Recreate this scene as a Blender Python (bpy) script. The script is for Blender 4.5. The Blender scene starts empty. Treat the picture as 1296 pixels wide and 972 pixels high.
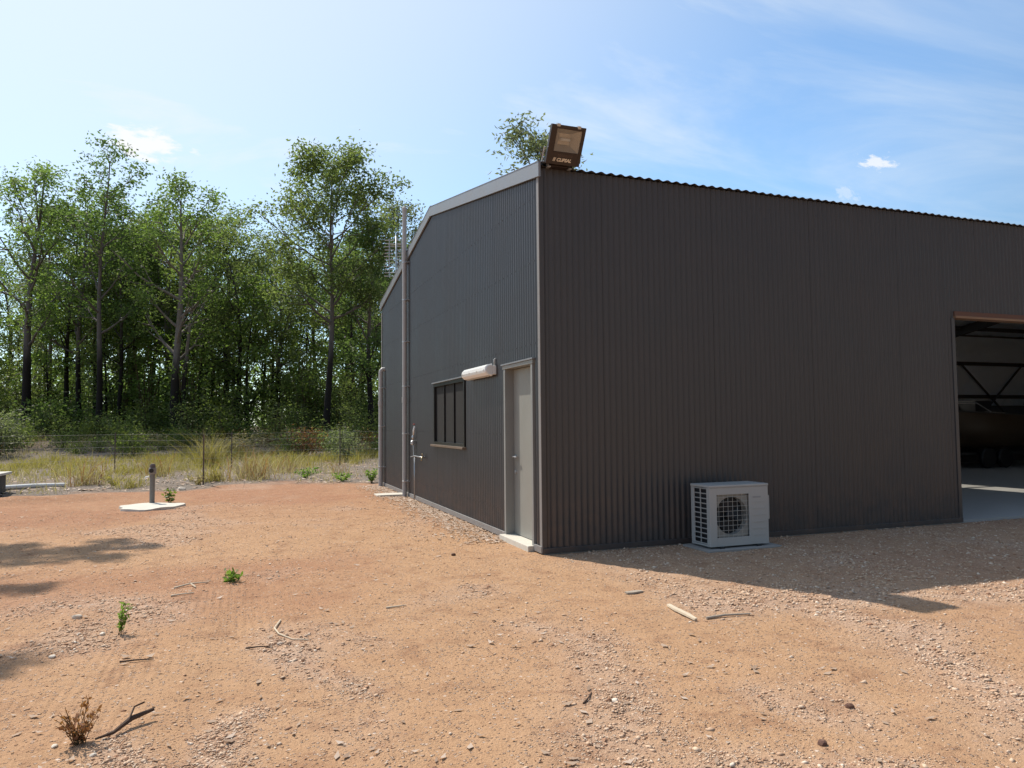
import bpy, bmesh, math, random
import numpy as np
from mathutils import Vector, Matrix
R = math.radians
sc = bpy.context.scene
COL = sc.collection

# ------------------------------------------------------------------ camera
def cam_axes(yaw, pit, rol):
    fw = Vector((math.sin(yaw)*math.cos(pit), math.cos(yaw)*math.cos(pit), math.sin(pit)))
    r = Vector((math.cos(yaw), -math.sin(yaw), 0)); u = r.cross(fw)
    return r*math.cos(rol)+u*math.sin(rol), u*math.cos(rol)-r*math.sin(rol), fw
CAM = Vector((-3.1146, -7.4745, 1.4326))
cr, cu, cf = cam_axes(.3541, .0547, -.0088)
cd = bpy.data.cameras.new('camera'); cam = bpy.data.objects.new('camera', cd); COL.objects.link(cam)
m = Matrix((cr, cu, -cf)).transposed().to_4x4(); m.translation = CAM
cam.matrix_world = m
cd.sensor_fit = 'HORIZONTAL'; cd.sensor_width = 36; cd.lens = 916.65/1296*36
cd.clip_start = .05; cd.clip_end = 3000
sc.camera = cam

# ------------------------------------------------------------------ light
SUN = Vector((-.35, .637, 1.0)).normalized()
EL = math.asin(SUN.z); AZ = math.atan2(SUN.x, SUN.y)
sd = bpy.data.lights.new('sun', 'SUN'); sd.energy = 5.0; sd.angle = R(.53); sd.color = (1, .93, .83)
so = bpy.data.objects.new('sun', sd); COL.objects.link(so)
so.rotation_euler = SUN.to_track_quat('Z', 'Y').to_euler(); so.location = (-20, 30, 40)
sc.view_settings.view_transform = 'Standard'; sc.view_settings.look = 'None'
sc.view_settings.exposure = 0.0; sc.view_settings.gamma = 1
sc.render.engine = 'CYCLES'
try:
    sc.cycles.use_denoising = True
    sc.cycles.max_bounces = 10; sc.cycles.diffuse_bounces = 6; sc.cycles.transmission_bounces = 8; sc.cycles.sample_clamp_indirect = 6; sc.cycles.sample_clamp_direct = 8; sc.cycles.transparent_max_bounces = 8
except Exception: pass

def px_dir(x, y):
    return (cf + cr*((x-648)/916.65) - cu*((y-486)/916.65)).normalized()

W = bpy.data.worlds.new('World'); sc.world = W; W.use_nodes = True
wn = W.node_tree.nodes; wl = W.node_tree.links; wn.clear()
def wnode(t, **k):
    n = wn.new(t)
    for a, b in k.items(): setattr(n, a, b)
    return n
out = wnode('ShaderNodeOutputWorld'); bg = wnode('ShaderNodeBackground')
sky = wnode('ShaderNodeTexSky', sky_type='NISHITA'); sky.sun_disc = False
sky.sun_elevation = EL; sky.sun_rotation = AZ
sky.altitude = 50; sky.air_density = 1.0; sky.dust_density = .7; sky.ozone_density = 1.0
bg.inputs['Strength'].default_value = .05
tc = wnode('ShaderNodeTexCoord')
def wmath(op, a, b=None, clamp=False):
    n = wnode('ShaderNodeMath', operation=op, use_clamp=clamp)
    for i, v in enumerate((a, b)):
        if v is None: continue
        if isinstance(v, (int, float)): n.inputs[i].default_value = v
        else: wl.new(v, n.inputs[i])
    return n.outputs[0]
def wvec(op, a, b=None):
    n = wnode('ShaderNodeVectorMath', operation=op)
    for i, v in enumerate((a, b)):
        if v is None: continue
        if isinstance(v, (tuple, Vector)): n.inputs[i].default_value = tuple(v)
        else: wl.new(v, n.inputs[i])
    return n
def wnoise(vec, scale, detail=5, rough=.55, dist=0.):
    n = wnode('ShaderNodeTexNoise'); n.inputs['Scale'].default_value = scale
    n.inputs['Detail'].default_value = detail; n.inputs['Roughness'].default_value = rough
    n.inputs['Distortion'].default_value = dist
    wl.new(vec, n.inputs['Vector']); return n.outputs['Fac']
def wmix(fac, a, b):
    n = wnode('ShaderNodeMix', data_type='RGBA'); wl.new(fac, n.inputs[0])
    for i, v in ((6, a), (7, b)):
        if isinstance(v, tuple): n.inputs[i].default_value = v
        else: wl.new(v, n.inputs[i])
    return n.outputs[2]
def wramp(f, a, b, c=0., d=1.):
    n = wnode('ShaderNodeMapRange'); n.interpolation_type = 'SMOOTHSTEP'
    wl.new(f, n.inputs[0])
    for i, v in zip((1, 2, 3, 4), (a, b, c, d)): n.inputs[i].default_value = v
    return n.outputs[0]
gen = tc.outputs['Generated']
# thin cirrus: stretch the direction on a plane overhead
sep = wnode('ShaderNodeSeparateXYZ'); wl.new(gen, sep.inputs[0])
zz = wmath('ADD', wmath('MAXIMUM', sep.outputs[2], 0.), .12)
cmb = wnode('ShaderNodeCombineXYZ')
wl.new(wmath('DIVIDE', sep.outputs[0], zz), cmb.inputs[0]); wl.new(wmath('DIVIDE', sep.outputs[1], zz), cmb.inputs[1])
mp = wnode('ShaderNodeMapping'); mp.inputs['Scale'].default_value = (.55, 1.5, 1); mp.inputs['Rotation'].default_value = (0, 0, R(25))
wl.new(cmb.outputs[0], mp.inputs[0])
c1 = wramp(wnoise(mp.outputs[0], 1.3, 7, .6, .6), .36, .80)
# sunward half of a hazy tropical sky scatters far more light than the half behind the camera
cosun = wvec('DOT_PRODUCT', wvec('NORMALIZE', gen).outputs[0], SUN).outputs['Value']
cirrus = wmath('MAXIMUM', wmath('MULTIPLY', c1, wramp(cosun, .2, .9, .45, .9)), wramp(cosun, .45, .95, 0., .72))
gain = wmath('ADD', wmath('MULTIPLY', wramp(cosun, -.15, .46), 3.0), 1.0)
skyg = wvec('SCALE', sky.outputs[0]); wl.new(gain, skyg.inputs['Scale'])
tint = wvec('MULTIPLY', skyg.outputs[0], (.82, .98, 1.04)).outputs[0]
colr = wmix(cirrus, tint, (17.6, 18.9, 19.8, 1))
# small fair weather puffs
def puff(colr, px, py, wx, wy, seed, amt):
    c = px_dir(px, py); rt = cr; up = c.cross(rt).normalized(); up = up if up.z > 0 else -up
    d = wvec('SUBTRACT', gen, c).outputs[0]
    u = wvec('DOT_PRODUCT', d, rt).outputs['Value']; v = wvec('DOT_PRODUCT', d, up).outputs['Value']
    u = wmath('ADD', u, wmath('MULTIPLY', v, .55))
    u = wmath('DIVIDE', u, wx); v = wmath('DIVIDE', v, wy)
    r2 = wmath('SQRT', wmath('ADD', wmath('MULTIPLY', u, u), wmath('MULTIPLY', v, v)))
    cb_ = wnode('ShaderNodeCombineXYZ'); wl.new(u, cb_.inputs[0]); wl.new(v, cb_.inputs[1]); cb_.inputs[2].default_value = seed
    n = wnoise(cb_.outputs[0], 1.5, 8, .66); n2 = wnoise(cb_.outputs[0], .7, 2, .5)
    f = wmath('SUBTRACT', wmath('ADD', wmath('MULTIPLY', n, 3.2), wmath('MULTIPLY', n2, 1.0)), r2)
    return wmix(wmath('MULTIPLY', wramp(f, 1.05, 1.75), amt), colr, (20., 20.2, 20.4, 1))
colr = puff(colr, 183, 182, .040, .022, 1.3, .95)
colr = puff(colr, 1110, 205, .017, .010, 4.1, .75)
colr = puff(colr, 1072, 245, .010, .009, 7.7, .3)
wl.new(colr, bg.inputs['Color']); wl.new(bg.outputs[0], out.inputs[0])

# ------------------------------------------------------------------ helpers
class MB:
    def __init__(s): s.v = []; s.f = []; s.mi = []
    def add(s, vs, fs, mi=0):
        o = len(s.v); s.v += [tuple(p) for p in vs]
        s.f += [tuple(i+o for i in f) for f in fs]; s.mi += [mi]*len(fs); return s
    def box(s, a, b, bev=0., mi=0, M=None):
        (x0, y0, z0), (x1, y1, z1) = a, b
        if bev > 0:
            bm = bmesh.new(); bmesh.ops.create_cube(bm, size=1)
            for v in bm.verts:
                v.co = Vector(((x0+x1)/2+v.co.x*(x1-x0), (y0+y1)/2+v.co.y*(y1-y0), (z0+z1)/2+v.co.z*(z1-z0)))
            bmesh.ops.bevel(bm, geom=bm.edges[:], offset=bev, segments=2, affect='EDGES', profile=.6)
            bm.verts.index_update()
            vs = [v.co.copy() for v in bm.verts]; fs = [[v.index for v in f.verts] for f in bm.faces]; bm.free()
        else:
            vs = [Vector(p) for p in ((x0,y0,z0),(x1,y0,z0),(x1,y1,z0),(x0,y1,z0),(x0,y0,z1),(x1,y0,z1),(x1,y1,z1),(x0,y1,z1))]
            fs = [(0,3,2,1),(4,5,6,7),(0,1,5,4),(1,2,6,5),(2,3,7,6),(3,0,4,7)]
        if M is not None: vs = [M @ v for v in vs]
        return s.add(vs, fs, mi)
    def tube(s, pts, rad, n=8, mi=0, cap=True):
        pts = [Vector(p) for p in pts]
        if isinstance(rad, (int, float)): rad = [rad]*len(pts)
        vs = []; fs = []
        ref = Vector((0, 0, 1)) if abs((pts[-1]-pts[0]).normalized().z) < .9 else Vector((1, 0, 0))
        for i, p in enumerate(pts):
            t = (pts[min(i+1, len(pts)-1)]-pts[max(i-1, 0)]).normalized()
            a = t.cross(ref).normalized(); b = t.cross(a)
            for k in range(n):
                w = 2*math.pi*k/n
                vs.append(p+(a*math.cos(w)+b*math.sin(w))*rad[i])
        for i in range(len(pts)-1):
            for k in range(n):
                k2 = (k+1) % n
                fs.append((i*n+k, (i+1)*n+k, (i+1)*n+k2, i*n+k2))
        if cap:
            fs.append(tuple(range(n))); fs.append(tuple(reversed(range((len(pts)-1)*n, len(pts)*n))))
        return s.add(vs, fs, mi)
    def lathe(s, prof, c=(0,0,0), n=20, mi=0, M=None):
        vs = []; fs = []
        for r, z in prof:
            for k in range(n):
                w = 2*math.pi*k/n; vs.append(Vector((r*math.cos(w), r*math.sin(w), z)))
        for i in range(len(prof)-1):
            for k in range(n):
                k2 = (k+1) % n; fs.append((i*n+k, i*n+k2, (i+1)*n+k2, (i+1)*n+k))
        fs.append(tuple(reversed(range(n)))); fs.append(tuple(range((len(prof)-1)*n, len(prof)*n)))
        if M is not None: vs = [M @ v for v in vs]
        return s.add([v+Vector(c) for v in vs], fs, mi)
    def mesh(s, name, mat, smooth=False):
        me = bpy.data.meshes.new(name); me.from_pydata(s.v, [], s.f)
        for q in (mat if isinstance(mat, (list, tuple)) else [mat]): me.materials.append(q)
        if any(s.mi): me.polygons.foreach_set('material_index', s.mi)
        if smooth: me.shade_smooth()
        me.update(); return me
    def build(s, name, mat, parent=None, smooth=False, auto=None):
        me = s.mesh(name, mat, smooth or auto is not None)
        if auto is not None: me.set_sharp_from_angle(angle=R(auto))
        return link(name, me, parent)
def link(name, me, parent=None, loc=None):
    o = bpy.data.objects.new(name, me); COL.objects.link(o)
    if parent is not None: o.parent = parent
    if loc is not None: o.location = loc
    return o
def np_mesh(name, V, F, mat, smooth=False):
    """V (n,3), F (m,k) constant k"""
    me = bpy.data.meshes.new(name); V = np.asarray(V, np.float32); F = np.asarray(F, np.int32)
    k = F.shape[1]
    me.vertices.add(len(V)); me.vertices.foreach_set('co', V.ravel())
    me.loops.add(F.size); me.loops.foreach_set('vertex_index', F.ravel())
    me.polygons.add(len(F)); me.polygons.foreach_set('loop_start', np.arange(0, F.size, k, dtype=np.int32))
    me.polygons.foreach_set('loop_total', np.full(len(F), k, np.int32))
    for q in (mat if isinstance(mat, (list, tuple)) else [mat]): me.materials.append(q)
    me.update(calc_edges=True)
    if smooth: me.shade_smooth()
    return me
def tag(o, label=None, cat=None, group=None, kind=None):
    if label: o['label'] = label
    if cat: o['category'] = cat
    if group: o['group'] = group
    if kind: o['kind'] = kind
    return o
def thing(name, label, cat, loc=(0,0,0), rz=0., group=None):
    o = bpy.data.objects.new(name, None); COL.objects.link(o); o.location = loc; o.rotation_euler = (0,0,rz)
    o.empty_display_size = .2
    return tag(o, label, cat, group)
def dup(root, loc, rz, s=1., label=None, group=None):
    r = root.copy(); COL.objects.link(r); r.location = loc; r.rotation_euler = (0,0,rz)
    r.scale = (s,s,s) if isinstance(s, (int,float)) else s
    if label: r['label'] = label
    if group: r['group'] = group
    for ch in list(root.children):
        c = ch.copy(); COL.objects.link(c); c.parent = r
        for g in list(ch.children):
            d = g.copy(); COL.objects.link(d); d.parent = c
    return r

# ------------------------------------------------------------------ materials
class NT:
    def __init__(s, name):
        s.m = bpy.data.materials.new(name); s.m.use_nodes = True
        s.t = s.m.node_tree; s.n = s.t.nodes; s.l = s.t.links; s.n.clear()
        s.out = s.n.new('ShaderNodeOutputMaterial')
        s.p = s.n.new('ShaderNodeBsdfPrincipled'); s.l.new(s.p.outputs[0], s.out.inputs[0])
    def set(s, node, key, v):
        if isinstance(v, bpy.types.NodeSocket): s.l.new(v, node.inputs[key])
        else:
            if isinstance(v, tuple) and len(v) == 3 and node.inputs[key].type == 'RGBA': v = v+(1,)
            node.inputs[key].default_value = v
    def node(s, t, ins=None, **k):
        n = s.n.new(t)
        for a, b in k.items(): setattr(n, a, b)
        for key, v in (ins or {}).items(): s.set(n, key, v)
        return n
    def math(s, op, a, b=0., clamp=False): return s.node('ShaderNodeMath', {0: a, 1: b}, operation=op, use_clamp=clamp).outputs[0]
    def coord(s, w='Object'): return s.node('ShaderNodeTexCoord').outputs[w]
    def pos(s): return s.node('ShaderNodeNewGeometry').outputs['Position']
    def island(s): return s.node('ShaderNodeNewGeometry').outputs['Random Per Island']
    def objrand(s): return s.node('ShaderNodeObjectInfo').outputs['Random']
    def noise(s, vec, scale, detail=4, rough=.55, dist=0.):
        return s.node('ShaderNodeTexNoise', {'Vector': vec, 'Scale': scale, 'Detail': detail, 'Roughness': rough, 'Distortion': dist}).outputs['Fac']
    def ramp(s, f, a, b, c=0., d=1.):
        return s.node('ShaderNodeMapRange', {0: f, 1: a, 2: b, 3: c, 4: d}, interpolation_type='SMOOTHSTEP').outputs[0]
    def mix(s, f, a, b): return s.node('ShaderNodeMix', {0: f, 6: a, 7: b}, data_type='RGBA').outputs[2]
    def mapping(s, vec, scale): return s.node('ShaderNodeMapping', {'Vector': vec, 'Scale': scale}).outputs[0]
    def xyz(s, vec): return s.node('ShaderNodeSeparateXYZ', {0: vec}).outputs
    def attr(s, name): return s.node('ShaderNodeAttribute', attribute_name=name).outputs['Fac']
    def bump(s, h, strength=.3, dist=.01):
        b = s.node('ShaderNodeBump', {'Height': h, 'Strength': strength, 'Distance': dist}); s.l.new(b.outputs[0], s.p.inputs['Normal'])
    def P(s, **k):
        for a, v in k.items(): s.set(s.p, {'base': 'Base Color', 'rough': 'Roughness', 'metal': 'Metallic', 'spec': 'Specular IOR Level'}.get(a, a), v)
        return s
def plain(name, c, rough=.5, metal=0., var=.15, scale=8., spec=.5, bump=0.):
    t = NT(name); v = t.coord()
    n = t.noise(v, scale, 5, .6)
    t.P(base=t.mix(n, tuple(x*(1-var) for x in c), tuple(x*(1+var) for x in c)), metal=metal, spec=spec,
        rough=t.ramp(n, .2, .8, max(rough-.08, .02), min(rough+.08, 1)))
    if bump: t.bump(t.noise(v, scale*6, 4), .4, bump)
    return t.m

def wall_mat():
    t = NT('dark_painted_steel'); g = t.pos(); z = t.xyz(g)[2]
    n = t.noise(g, 1.2, 5, .6); streak = t.noise(t.mapping(g, (9, 9, .5)), 1.5, 4, .6)
    base = t.mix(t.math('MULTIPLY_ADD', n, .6), (.0495, .0465, .0475), (.064, .061, .061))
    base = t.mix(t.ramp(streak, .5, .8, 0, .3), base, (.088, .082, .081))
    dust = t.math('MULTIPLY', t.ramp(z, .9, .0), t.ramp(t.noise(g, 5, 5, .65), .3, .75))
    base = t.mix(t.math('MULTIPLY', dust, .32), base, (.22, .125, .08))
    t.P(base=base, rough=t.ramp(n, .2, .8, .30, .42), spec=.5)
    return t.m
M_wall = wall_mat()
M_roof = plain('roof_steel', (.10, .095, .095), .45, 0., .12, 3)
M_trim = plain('grey_flashing', (.245, .255, .27), .42, .25, .10, 2.5)
M_trim2 = plain('weathered_grey_trim', (.25, .235, .225), .5, .1, .14, 4)
M_door = plain('door_paint', (.265, .26, .232), .42, 0, .07, 3)
M_frame = plain('door_frame_paint', (.26, .262, .25), .42, 0.1, .08, 4)
M_black = plain('black_aluminium', (.012, .012, .013), .4, 0, .2, 6)
M_sill = plain('brown_sill_flashing', (.17, .125, .09), .5, 0.1, .2, 5)
def screen_mat():
    t = NT('fly_screen_mesh'); g = t.pos()
    n = t.noise(g, 3, 3)
    t.P(base=t.mix(n, (.016, .015, .014), (.026, .024, .022)), rough=.7, spec=.3)
    return t.m
M_screen = screen_mat()
M_pvc = plain('grey_pvc_pipe', (.42, .415, .40), .38, 0, .08, 5)
M_pvcw = plain('white_pvc_pipe', (.78, .77, .73), .4, 0, .08, 7)
M_galv = plain('galvanised_steel', (.48, .49, .50), .38, .7, .15, 20)
M_brass = plain('dull_brass', (.42, .34, .2), .4, .8, .2, 30)
M_redknob = plain('red_valve_handle', (.35, .04, .035), .4, 0, .1, 30)
M_white = plain('white_plastic', (.80, .80, .77), .35, 0, .05, 6)
def opal():
    t = NT('opal_diffuser'); n = t.noise(t.coord(), 9, 4)
    t.P(base=t.mix(n, (.76, .76, .73), (.84, .84, .82)), rough=.25); t.set(t.p, 'Subsurface Weight', .0)
    return t.m
M_opal = opal()
M_ac = plain('ac_painted_case', (.46, .455, .43), .38, 0, .06, 4)
M_acd = plain('ac_dark_interior', (.02, .021, .024), .5, 0, .3, 20)
M_acwire = plain('ac_grille_wire', (.52, .50, .45), .45, 0, .1, 20)
M_acfin = plain('ac_shroud', (.36, .34, .30), .55, 0, .15, 12)
M_conc = plain('pale_concrete', (.60, .56, .48), .85, 0, .16, 7, .3, .004)
M_conc2 = plain('grey_concrete', (.33, .31, .285), .85, 0, .2, 6, .3, .004)
M_floor = plain('shed_floor_concrete', (.40, .39, .37), .5, 0, .12, 1.5, .4)
M_rust = plain('red_oxide_steel', (.11, .05, .03), .6, 0, .25, 6)
M_rustlip = plain('timber_brown_lip', (.24, .15, .09), .6, 0, .2, 6)
M_steel = plain('dark_portal_steel', (.05, .048, .046), .55, .2, .2, 3)
def foil_mat():
    t = NT('foil_insulation'); g = t.pos()
    n = t.noise(g, 1.7, 6, .65, .8)
    t.P(base=(.60, .68, .74), metal=.3, rough=t.ramp(n, .3, .7, .3, .5))
    t.bump(n, .7, .12); return t.m
M_foil = foil_mat()
def skylight_mat():
    t = NT('clear_roof_sheet'); t.n.remove(t.p)
    tr = t.node('ShaderNodeBsdfTransparent', {'Color': (.85, .85, .82)}); df = t.node('ShaderNodeBsdfDiffuse', {'Color': (.6, .6, .56)})
    mx = t.node('ShaderNodeMixShader', {0: .12}); t.l.new(tr.outputs[0], mx.inputs[1]); t.l.new(df.outputs[0], mx.inputs[2])
    t.l.new(mx.outputs[0], t.out.inputs[0]); return t.m
M_skyl = skylight_mat()
def flood_glass():
    t = NT('floodlight_glass'); g = t.coord()
    t.P(base=(.9, .9, .88), rough=.05, **{'Transmission Weight': .92, 'IOR': 1.12}); return t.m
M_glass = flood_glass()
M_refl = plain('aged_reflector', (.50, .46, .40), .4, .5, .1, 6)
M_flood = plain('brown_cast_housing', (.024, .014, .011), .42, 0, .2, 12)
M_letter = plain('cream_lettering', (.75, .66, .52), .5, 0, .05, 20)
M_letterdim = plain('embossed_marks', (.10, .062, .046), .5, 0, .1, 20)
M_logo = plain('grey_print', (.33, .33, .33), .5, 0, .1, 30)

def leaf_mat(name, a, b, c, trans=.56, rough=.55, spec=.3):
    t = NT(name); i = t.island(); o = t.objrand()
    f = t.math('MULTIPLY_ADD', o, .35); f = t.math('ADD', t.math('MULTIPLY', i, .75), t.math('MULTIPLY', o, .3), True)
    r = t.node('ShaderNodeValToRGB', {0: f}); e = r.color_ramp.elements
    e[0].color = a+(1,); e[1].color = c+(1,); e[1].position = 1; k = e.new(.55); k.color = b+(1,)
    t.P(base=r.outputs[0], rough=rough, spec=spec)
    tl = t.node('ShaderNodeBsdfTranslucent', {'Color': t.mix(.5, r.outputs[0], (min(1, b[0]*2.6), min(1, b[1]*2.9), b[2]*1.3))})
    mx = t.node('ShaderNodeMixShader', {0: trans}); t.l.new(t.p.outputs[0], mx.inputs[1]); t.l.new(tl.outputs[0], mx.inputs[2])
    t.l.new(mx.outputs[0], t.out.inputs[0]); return t.m
M_leafA = leaf_mat('bright_gum_leaves', (.074, .112, .030), (.118, .170, .050), (.20, .24, .10))
M_leafB = leaf_mat('olive_gum_leaves', (.075, .10, .036), (.125, .155, .06), (.20, .22, .11))
M_leafC = leaf_mat('dark_gum_leaves', (.045, .07, .026), (.08, .12, .042), (.13, .165, .075))
M_leafS = leaf_mat('sage_gum_leaves', (.08, .095, .06), (.12, .135, .085), (.19, .20, .14))
M_leafU = leaf_mat('understory_leaves', (.065, .085, .022), (.115, .145, .040), (.21, .23, .08), .46, .5, .35)
M_weed = leaf_mat('fresh_weed_leaves', (.07, .12, .022), (.13, .20, .045), (.24, .29, .11))
M_dry = leaf_mat('dry_reddish_leaves', (.17, .065, .03), (.30, .14, .065), (.45, .28, .15), .25, .6, .3)
M_grass = leaf_mat('yellow_green_grass', (.19, .175, .045), (.32, .27, .075), (.46, .38, .16), .3, .6, .3)
M_straw = leaf_mat('straw_grass', (.28, .21, .11), (.42, .33, .19), (.58, .48, .31), .25, .6, .3)
M_litter = leaf_mat('leaf_litter_chips', (.26, .17, .115), (.40, .29, .21), (.58, .48, .40), .05, .7, .2)
def bark_mat(name, pale, zc, dark=(.022, .018, .016)):
    t = NT(name); g = t.coord(); z = t.xyz(g)[2]
    n = t.noise(t.mapping(g, (1, 1, .25)), 6, 5, .65)
    zz = t.math('ADD', z, t.math('MULTIPLY', n, 2.0))
    f = t.ramp(zz, zc, zc+2.2)
    c = t.mix(n, tuple(x*.6 for x in pale), tuple(x*1.35 for x in pale))
    t.P(base=t.mix(f, dark, c), rough=.85, spec=.2); t.bump(n, .6, .05); return t.m
M_bark = bark_mat('grey_gum_bark', (.15, .135, .125), 4.6)
M_barkP = bark_mat('pale_gum_bark', (.24, .215, .195), 4.2, (.03, .025, .022))
M_barkD = bark_mat('dark_gum_bark', (.075, .066, .06), 6.)
M_twig = plain('dead_grey_wood', (.40, .34, .27), .8, 0, .25, 20, .2)
M_twigd = plain('dark_dead_wood', (.09, .06, .045), .85, 0, .3, 20, .2)
M_twigw = plain('bleached_stick', (.60, .50, .37), .75, 0, .15, 20, .2)
M_stem = plain('plant_stem', (.12, .09, .05), .8, 0, .2, 20, .2)
M_picket = plain('rusty_steel_picket', (.16, .13, .115), .7, .2, .25, 10)
M_wire = plain('fence_wire', (.30, .29, .28), .5, .5, .1, 5)
def stone_mat(name, cols, isl=True):
    t = NT(name); i = t.island() if isl else t.objrand()
    r = t.node('ShaderNodeValToRGB', {0: i}); e = r.color_ramp.elements
    e[0].color = cols[0]+(1,); e[1].color = cols[-1]+(1,)
    for k in range(1, len(cols)-1):
        q = e.new(k/(len(cols)-1)); q.color = cols[k]+(1,)
    n = t.noise(t.pos(), 60, 4)
    t.P(base=t.mix(t.ramp(n, .35, .75, 0, .3), r.outputs[0], (.42, .25, .15)), rough=.9, spec=.2); return t.m
M_peb = stone_mat('gravel_stones', [(.32, .165, .10), (.56, .35, .22), (.70, .53, .38), (.48, .30, .19), (.68, .52, .38), (.56, .37, .24), (.80, .69, .56)])
M_stoneW = stone_mat('white_quartz', [(.66, .57, .46), (.76, .69, .58)], False)
M_stoneD = stone_mat('dark_laterite', [(.09, .05, .04), (.15, .08, .06)], False)

# ------------------------------------------------------------------ noise in numpy
def hash2(ix, iy, s):
    h = (ix.astype(np.int64)*374761393 + iy.astype(np.int64)*668265263 + s*974634777) & 0x7fffffff
    h = ((h ^ (h >> 13))*1274126177) & 0x7fffffff
    return ((h ^ (h >> 16)) & 0xffff)/65535.
def vnoise(x, y, s):
    ix = np.floor(x); iy = np.floor(y); fx = x-ix; fy = y-iy
    fx = fx*fx*(3-2*fx); fy = fy*fy*(3-2*fy)
    a = hash2(ix, iy, s); b = hash2(ix+1, iy, s); c = hash2(ix, iy+1, s); d = hash2(ix+1, iy+1, s)
    return (a*(1-fx)+b*fx)*(1-fy)+(c*(1-fx)+d*fx)*fy
def fbm(x, y, s, o=4, g=.5):
    r = 0; a = 1; t = 0
    for k in range(o):
        r = r+a*vnoise(x*2**k+k*17.3, y*2**k-k*9.1, s+k); t += a; a *= g
    return r/t
def sst(x, a, b):
    t = np.clip((x-a)/(b-a), 0, 1); return t*t*(3-2*t)
EDGE = ((-60, 9.4), (-7.7, 9.9), (-6.2, 10.6), (-4.1, 10.9), (-2.1, 11.7), (0, 10.6), (.6, 10.4), (40, 10.4), (60, 10.4))
def grey_mask(x, y):
    e = np.interp(x, [p[0] for p in EDGE], [p[1] for p in EDGE])
    return sst(y-e+(fbm(x*.9, y*.9, 31, 4)-.5)*1.6, -.35, .45)
SWATHS = (((( .4, -2.5), (1.15, -2.75), (1.11, -3.4), (.79, -4.28), (.51, -4.9), (.2, -5.6)), .32, 1.), ((( 1.15, -2.7), (2.6, -3.1), (5, -3.6)), .40, .8),
          (((-1.08, -2.5), (-1.13, -3.36), (-1.3, -3.99), (-1.51, -4.43), (-1.9, -5.0)), .22, .7), (((-3.1, -3.5), (-3.18, -4.1)), .13, .9), (((-2.8, -2.6), (-2.47, -3.4)), .13, .7),
          (((-3.72, -3.72), (-3.5, -4.0)), .12, .9), (((-4.3, -1.45), (-4.0, -1.95)), .22, .65), (((-.42, -4.2), (-.3, -4.75)), .14, .7), (((-1.3, -4.72), (-.5, -5.15)), .12, .8), (((-4.6, -.6), (-3.9, -.9)), .35, .5))
def gravel_mask(x, y):
    # swept-aside gravel lies in loose bands across the yard
    n = fbm(x*.75+3, y*.75, 5, 4, .55)
    wx = x+(fbm(x*1.6, y*1.6, 77, 3)-.5)*.55; wy = y+(fbm(x*1.6, y*1.6, 78, 3)-.5)*.55
    band = np.zeros_like(x)
    for pts, w, a in SWATHS:
        d = np.full_like(x, 1e9)
        for (ax, ay), (bx, by) in zip(pts[:-1], pts[1:]):
            t = np.clip(((wx-ax)*(bx-ax)+(wy-ay)*(by-ay))/((bx-ax)**2+(by-ay)**2), 0, 1)
            d = np.minimum(d, np.hypot(wx-ax-t*(bx-ax), wy-ay-t*(by-ay)))
        band = np.maximum(band, a*np.exp(-(d/w)**2))
    shade = sst(x, -.2, .5)*sst(y, -3.3, -2.2)*.55
    return np.clip(sst(n, .56, .74)*.55+band+shade, 0, 1)
def red_mask(x, y):
    return np.clip(sst(fbm(x*.35+9, y*.35, 15, 4), .42, .66)*.8*sst(y, -5.5, 0)+sst(y, 1.5, 9)*.75, 0, 1)
def berm(x, y):
    return .10*np.exp(-((y-9.4-.1*(x+6))/.45)**2)*sst(-x, 4.6, 6.2)
def ground_h(x, y):
    x = np.asarray(x, float); y = np.asarray(y, float)
    h = (fbm(x*.35, y*.35, 1, 3)-.5)*.07+(fbm(x*1.6, y*1.6, 2, 3)-.5)*.034+(fbm(x*7, y*7, 3, 3)-.5)*.016
    h = h+gravel_mask(x, y)*(fbm(x*16, y*16, 4, 2)-.5)*.020
    # wheel ruts that leave the near left of the yard
    for off in (-4.62, -3.12):
        u = x-off-.10*(y+2); h = h-.018*np.exp(-(u/.16)**2)*sst(-y, -1, 1.5)*sst(y, -6, -4.5)
    gm = grey_mask(x, y); h = h+gm*(fbm(x*2.3, y*2.3, 8, 3)-.5)*.10+gm*.02
    h = h+berm(x, y)*(.6+.8*fbm(x*2, y*2, 12, 3))
    # close to the shed the yard is dressed level
    dx = np.maximum(np.maximum(-x, x-24.5), 0); dy = np.maximum(np.maximum(-y, y-10), 0); d = np.hypot(dx, dy)
    h = h*sst(d, -.1, .9)*1.0-.012
    h = np.where(d <= 0.0, -.12, h)
    rise = .75*sst(y, 23, 34)+.5*sst(y, 34, 80)
    rise = rise+sst(y, 27, 33)*(fbm(x*.5, y*.5, 41, 3)-.5)*.5
    return h+rise

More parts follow.
